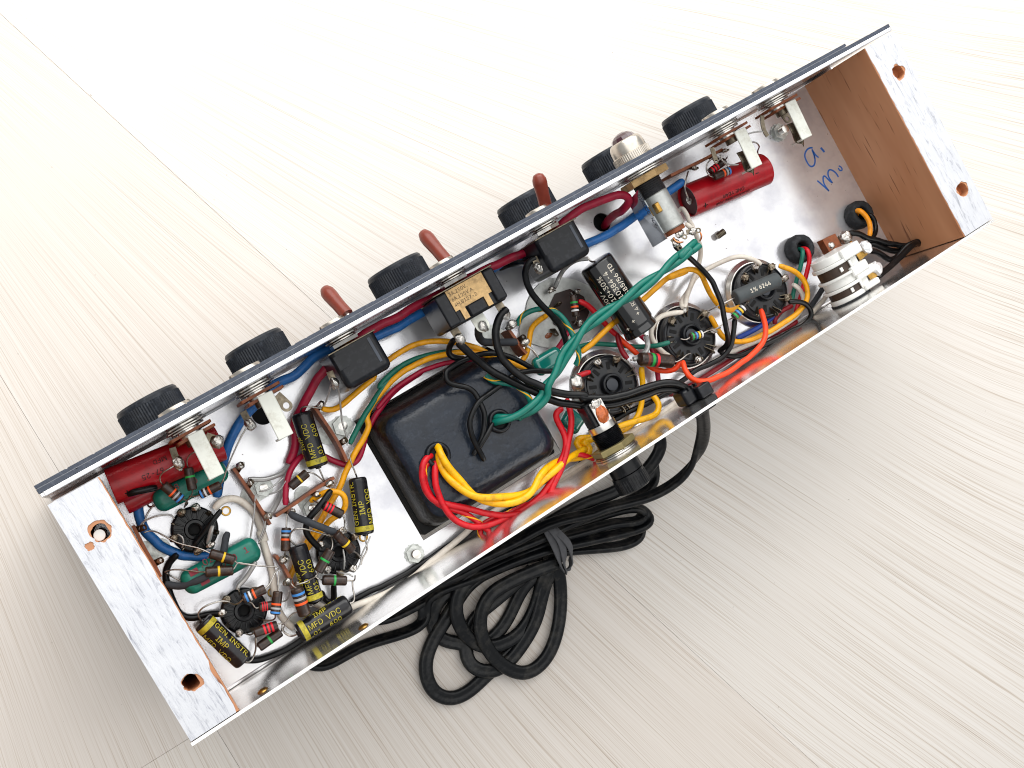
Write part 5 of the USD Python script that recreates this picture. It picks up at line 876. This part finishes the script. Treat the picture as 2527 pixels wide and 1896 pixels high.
wire('clear', .45, 'bare tinned lead hooked below the third jack', 'O', (940, 740, 28), (1000, 790, 27), (1080, 825, 25), (1160, 825, 25))
wire('clear', .5, 'bare lead from the dark strip to the green wrapped capacitor', 'W', (1660, 1170, 17), (1780, 1230, 17), (1880, 1370, 17), (1970, 1490, 17))
wire('clear', .45, 'bare tinned lead arching over the middle socket', 'D', (915, 450, 18), (925, 520, 18), (918, 600, 16))
wire('clear', .5, 'bare tinned lead standing in the middle socket', 'D', (910, 760, 18), (925, 850, 16), (918, 940, 13))

wire('clear', .42, 'bare tinned lead from the strip with clear leads past its nut to the crimson wire', 'C', (370, 1300, 13), (440, 1285, 14), (530, 1235, 14), (620, 1160, 13))
wire('clear', .42, 'second bare lead bowing below the strip nut towards the crimson wire', 'C', (470, 1330, 10), (540, 1305, 11), (600, 1265, 12), (645, 1190, 13))
wire('clear', .42, 'bare lead hooked right of the middle socket below the lettered capacitor', 'D', (1160, 640, 13), (1140, 690, 13), (1112, 745, 13), (1085, 800, 12), (1072, 870, 12), (1040, 945, 12))
wire('clear', .42, 'bare lead bending right of the striped resistor by the rear socket', 'B', (1095, 480, 18), (1090, 530, 15), (1060, 555, 12), (1020, 560, 12))
wire('clear', .42, 'bare lead dropping from the level green banded resistor to the middle socket', 'D', (1000, 1010, 14), (960, 985, 15), (900, 975, 14), (850, 960, 12))
wire('clear', .42, 'bare lead linking two lugs across the left socket', 'A', (1290, 1390, 13), (1330, 1420, 14), (1335, 1470, 13), (1325, 1500, 11))
# twisted and striped leads
twisted('green', 1.75, ['green lead of the twisted pair that reaches the pilot lamp, upper at the grommet', 'second green lead of the twisted pair, lower at the grommet'], 3.0, .4, 'F', (1180, 320, 22), (1260, 310, 26), (1380, 285, 28), (1520, 215, 31), (1640, 90, 33), 'G', (400, 1490, 34), (500, 1340, 35), (580, 1180, 36), (680, 1030, 37), (800, 880, 37), (950, 760, 38), (1100, 655, 39), (1250, 555, 40), (1400, 440, 41), (1560, 320, 41), (1700, 205, 40), (1868, 75, 39), 'J', (1100, 1150, 39), (1210, 1075, 39), (1290, 1010, 38), sep=1.55, group='green twisted heater pair')
twisted('bright_yellow', 1.85, ['yellow lead of the twisted pair from the front grommet, outer strand', 'yellow lead of the twisted pair from the front grommet, inner strand'], 2.1, 1.1, 'F', (665, 570, 21), (690, 660, 25), (750, 780, 26), (860, 900, 27), (1000, 1010, 28), (1180, 1050, 28), (1380, 1035, 27), (1520, 960, 25), (1600, 860, 23), (1720, 750, 20), (1880, 660, 16), (2020, 590, 13), 'H', (300, 900, 12), (450, 850, 10), sep=1.75, group='yellow twisted pair')
wire('bright_yellow', 1.7, 'yellow lead bending up behind the octal socket from the fuse holder', 'H', (440, 870, 12), (580, 790, 14), (720, 725, 14), (850, 690, 14), (960, 650, 13), (1005, 600, 12), (1005, 530, 11), (960, 460, 9), (935, 400, 8))
wire('bright_yellow', 1.6, 'yellow lead running straight down beside the octal socket', 'H', (860, 205, 14), (865, 280, 13), (868, 400, 10), (860, 500, 9), (845, 600, 8), (800, 690, 8), (720, 760, 8), (600, 820, 7))
wire('red', 1.65, 'red lead from the front grommet swinging up to the narrow hairpin, upper strand', 'F', (615, 640, 21), (545, 690, 24), (520, 800, 24), (545, 930, 23), (620, 1040, 22), (760, 1085, 22), (950, 1130, 22), (1180, 1178, 22), (1400, 1175, 21), (1560, 1125, 20), (1660, 1030, 20), (1720, 900, 20), (1790, 770, 20), (1840, 600, 20), (1870, 430, 20), (1880, 310, 21), (1862, 215, 20), (1840, 130, 18))
wire('red', 1.65, 'red lead from the front grommet crossing under its twin to the hairpin, lower strand', 'F', (645, 700, 22), (640, 800, 24), (660, 960, 24), (715, 1100, 23), (800, 1210, 22), (910, 1275, 22), (1050, 1290, 22), (1220, 1240, 21), (1400, 1150, 20), (1560, 1040, 19), (1690, 900, 19), (1770, 740, 19), (1820, 600, 19), (1815, 460, 19), (1755, 330, 20), (1745, 260, 21), (1800, 215, 21))
striped('red', 1.5, 'red and yellow striped lead knotted in a small ring at the rear wall', 'F', (600, 690, 21), (545, 760, 23), (560, 920, 22), (640, 1060, 21), (760, 1125, 20), (900, 1165, 20), (1000, 1230, 20), (1090, 1300, 20), (1155, 1370, 19), (1140, 1415, 18), (1080, 1405, 18), (1050, 1350, 18), (1070, 1285, 17), (1160, 1225, 16), (1320, 1165, 16), (1480, 1090, 15), turns=5)
striped('red', 1.4, 'short red and yellow striped lead ending at the brass nut', 'H', (190, 1040, 16), (270, 1005, 17), (350, 1015, 17), (425, 1045, 16), turns=1.5)
striped('green', 1.45, 'green and yellow striped wire arching over the can base', 'E', (1385, 745, 12), (1420, 680, 14), (1500, 625, 16), (1600, 600, 18), (1710, 615, 20), (1810, 690, 21), (1880, 810, 22), (1930, 930, 24), (1950, 1030, 24), (1920, 1110, 22), turns=3.5)
striped('green', 1.45, 'green and yellow striped wire curling into the rear grommet of the bell', 'E', (1100, 1205, 24), (1180, 1262, 25), (1300, 1280, 27), (1410, 1315, 28), (1485, 1390, 28), (1510, 1460, 27), (1490, 1530, 25), (1400, 1600, 23), turns=2)

# mains leads inside and the coiled cord outside
wire('black', 2.0, 'thick black mains lead from the right lug of the brass switch to the bushing', 'E', (1300, 595, 38), (1240, 660, 37), (1200, 760, 36), (1195, 880, 35), (1225, 990, 34), (1300, 1105, 33), (1420, 1215, 33), (1600, 1305, 33), (1800, 1370, 33), (2020, 1390, 33), 'H', (300, 480, 33), (480, 490, 33), (680, 465, 33), (870, 405, 33), (1050, 355, 33), (1200, 365, 33), (1300, 420, 32), n=14)
wire('black', 2.0, 'thick black mains lead from the left lug of the brass switch to the bushing', 'E', (845, 905, 36), (950, 1000, 34), (1070, 1105, 31), (1240, 1215, 30), (1420, 1300, 29), (1600, 1390, 29), (1800, 1455, 29), (2020, 1480, 29), 'H', (300, 545, 29), (480, 555, 29), (680, 530, 29), (870, 470, 29), (1050, 415, 29), (1200, 420, 29), (1290, 460, 29), n=14)
def build_cord():
    t = Thing('mains_cord', 'coiled black two core mains cord bundled on the table behind the chassis', 'power cord'); z = -TABLE
    def run(r, *pts, lay=None): 
        q = spline(path(*pts), 1.6); q[:, 2] = np.maximum(q[:, 2], z + r + .05); return sweep(q, zip_profile(r, 8), up=lay)
    tilt = (.3, .8, .6); flat = (0, 0, 1)
    t.part('strand', run(1.95, 'H', (1400, 500, 28), (1412, 620, 18), (1425, 740, 4), (1410, 880, -10), (1350, 1040, -22), (1230, 1200, -32), (1050, 1330, -38), (800, 1425, -40), (500, 1500, -40), 'L', (1180, 425, -40), (950, 480, -42), (700, 600, -46), (450, 720, -50), (200, 860, -56), (-100, 1040, -62), (-250, 1060, -64), lay=tilt), CORD, smooth=50, label='outer run hanging from the bushing')
    t.part('strand', run(1.95, 'T', (420, 700, z + 3), (500, 745, z + 3), (610, 766, z + 3), (760, 705, z + 3), (1000, 590, z + 4), (1400, 420, z + 6), 'L', (130, 985, z + 8), (380, 850, z + 12), (640, 745, z + 16), (900, 655, z + 18), (1150, 600, z + 16), (1330, 560, z + 14), (1460, 525, z + 12), (1530, 470, z + 11), (1500, 410, z + 10), (1380, 400, z + 9), (1150, 470, z + 8), (900, 560, z + 8), lay=tilt), CORD, smooth=50)
    t.part('strand', run(1.95, 'L', (-260, 1090, z + 4), (-160, 1095, z + 4), (-40, 1060, z + 5), (200, 930, z + 7), (450, 800, z + 11), (700, 690, z + 14), (950, 590, z + 15), (1150, 535, z + 15), (1330, 490, z + 14), (1470, 470, z + 12), (1500, 440, z + 10), lay=tilt), CORD, smooth=50)
    t.part('strand', run(1.95, 'L', (100, 960, z + 4), (380, 870, z + 4), (620, 760, z + 6), (850, 690, z + 7), (1050, 660, z + 7), (1250, 645, z + 6), (1400, 620, z + 5), (1470, 570, z + 4), (1480, 500, z + 3), lay=tilt), CORD, smooth=50)
    t.part('strand', run(1.95, 'L', (100, 900, z + 14), (300, 830, z + 16), (520, 720, z + 20), (760, 620, z + 22), (900, 560, z + 22), (1100, 460, z + 22), (1300, 390, z + 20), (1480, 310, z + 16), (1560, 220, z + 14), (1560, 120, z + 14), lay=tilt), CORD, smooth=50)
    t.part('strand', run(1.95, 'L', (420, 700, z + 12), (600, 640, z + 12), (850, 520, z + 14), (1100, 380, z + 16), (1300, 300, z + 18), (1480, 190, z + 20), (1570, 90, z + 20), (1610, -10, z + 22), (1580, -90, z + 24), lay=flat), CORD, smooth=50)
    t.part('loop', run(2.05, 'L', (900, 690, z + 14), (955, 770, z + 10), (978, 900, z + 7), (975, 1060, z + 6), (940, 1230, z + 6), (870, 1360, z + 6), (760, 1430, z + 7), (640, 1400, z + 8), (540, 1310, z + 9), (478, 1180, z + 10), (478, 1060, z + 11), (530, 950, z + 12), (640, 870, z + 13), (790, 800, z + 14), (950, 740, z + 15), lay=flat), CORD, smooth=50, label='large round loop nearest the viewer')
    t.part('loop', run(2.05, 'L', (520, 790, z + 8), (400, 880, z + 7), (320, 990, z + 6), (240, 1120, z + 5), (175, 1230, z + 4), (132, 1360, z + 4), (140, 1470, z + 4), (195, 1560, z + 4), (300, 1590, z + 4), (410, 1540, z + 4), (510, 1450, z + 3), (630, 1340, z + 3), (730, 1230, z + 3), (800, 1110, z + 3), (850, 960, z + 4), (890, 820, z + 6), (960, 700, z + 8), lay=flat), CORD, smooth=50, label='lowest loop reaching furthest from the chassis')
    t.part('loop', run(2.05, 'L', (480, 790, z + 12), (370, 880, z + 12), (322, 990, z + 11), (335, 1110, z + 10), (400, 1210, z + 8), (500, 1265, z + 7), (610, 1250, z + 6), (710, 1190, z + 5), (790, 1080, z + 5), (840, 950, z + 7), (880, 820, z + 10), (960, 690, z + 12), lay=flat), CORD, smooth=50)
    t.part('loop', run(2.05, 'L', (360, 880, z + 7), (240, 950, z + 6), (175, 1060, z + 4), (195, 1180, z + 3), (280, 1235, z + 3), (370, 1260, z + 4), (390, 1330, z + 5), (440, 1400, z + 6), (540, 1420, z + 6), (640, 1370, z + 5), (740, 1250, z + 5), (825, 1090, z + 6), (875, 900, z + 8), (950, 720, z + 10), lay=flat), CORD, smooth=50)
    t.part('loop', run(1.95, 'L', (460, 1270, z + 3), (560, 1200, z + 3), (640, 1100, z + 3), (700, 980, z + 4), (760, 880, z + 6), (860, 790, z + 9), lay=flat), CORD, smooth=50)
    t.part('loop', run(1.95, 'L', (400, 1230, z + 4), (405, 1160, z + 4), (440, 1090, z + 5), (540, 1000, z + 7), (660, 900, z + 9), (800, 780, z + 12), lay=flat), CORD, smooth=50)
    t.done()
    b = Thing('rubber_band', 'gray rubber band wound round the coiled black cord', 'rubber band'); pr = np.array([(-2.1, -.35), (2.1, -.35), (2.1, .35), (-2.1, .35)])
    for pts in (((880, 470, z + 16), (885, 520, z + 25), (925, 600, z + 27), (965, 690, z + 25), (985, 760, z + 17), (985, 800, z + 5)), ((905, 470, z + 16), (915, 520, z + 26), (970, 590, z + 28), (1000, 680, z + 25), (1005, 760, z + 16), (1000, 800, z + 5)),
                ((925, 480, z + 16), (945, 530, z + 26), (1015, 600, z + 28), (1050, 680, z + 22), (1040, 740, z + 12), (1020, 790, z + 4))):
        q = spline(path('L', *pts), 1.2); b.part('turn', sweep(q, pr, up=(.2, .5, .9)), BAND_RUBBER, smooth=30)
    b.done()
build_cord()

# leftover solder joints
for i, (w, x, y, z, r, lab, sq) in enumerate([('G', 715, 1440, 20, 4.0, 'large shiny solder blob beside the octal socket and the black cord', (1, 1.2, .9)), ]):
    single('solder_blob', blob(P(w, x, y, z), r, sq, i + 3), SOLDER, lab, 'solder joint')
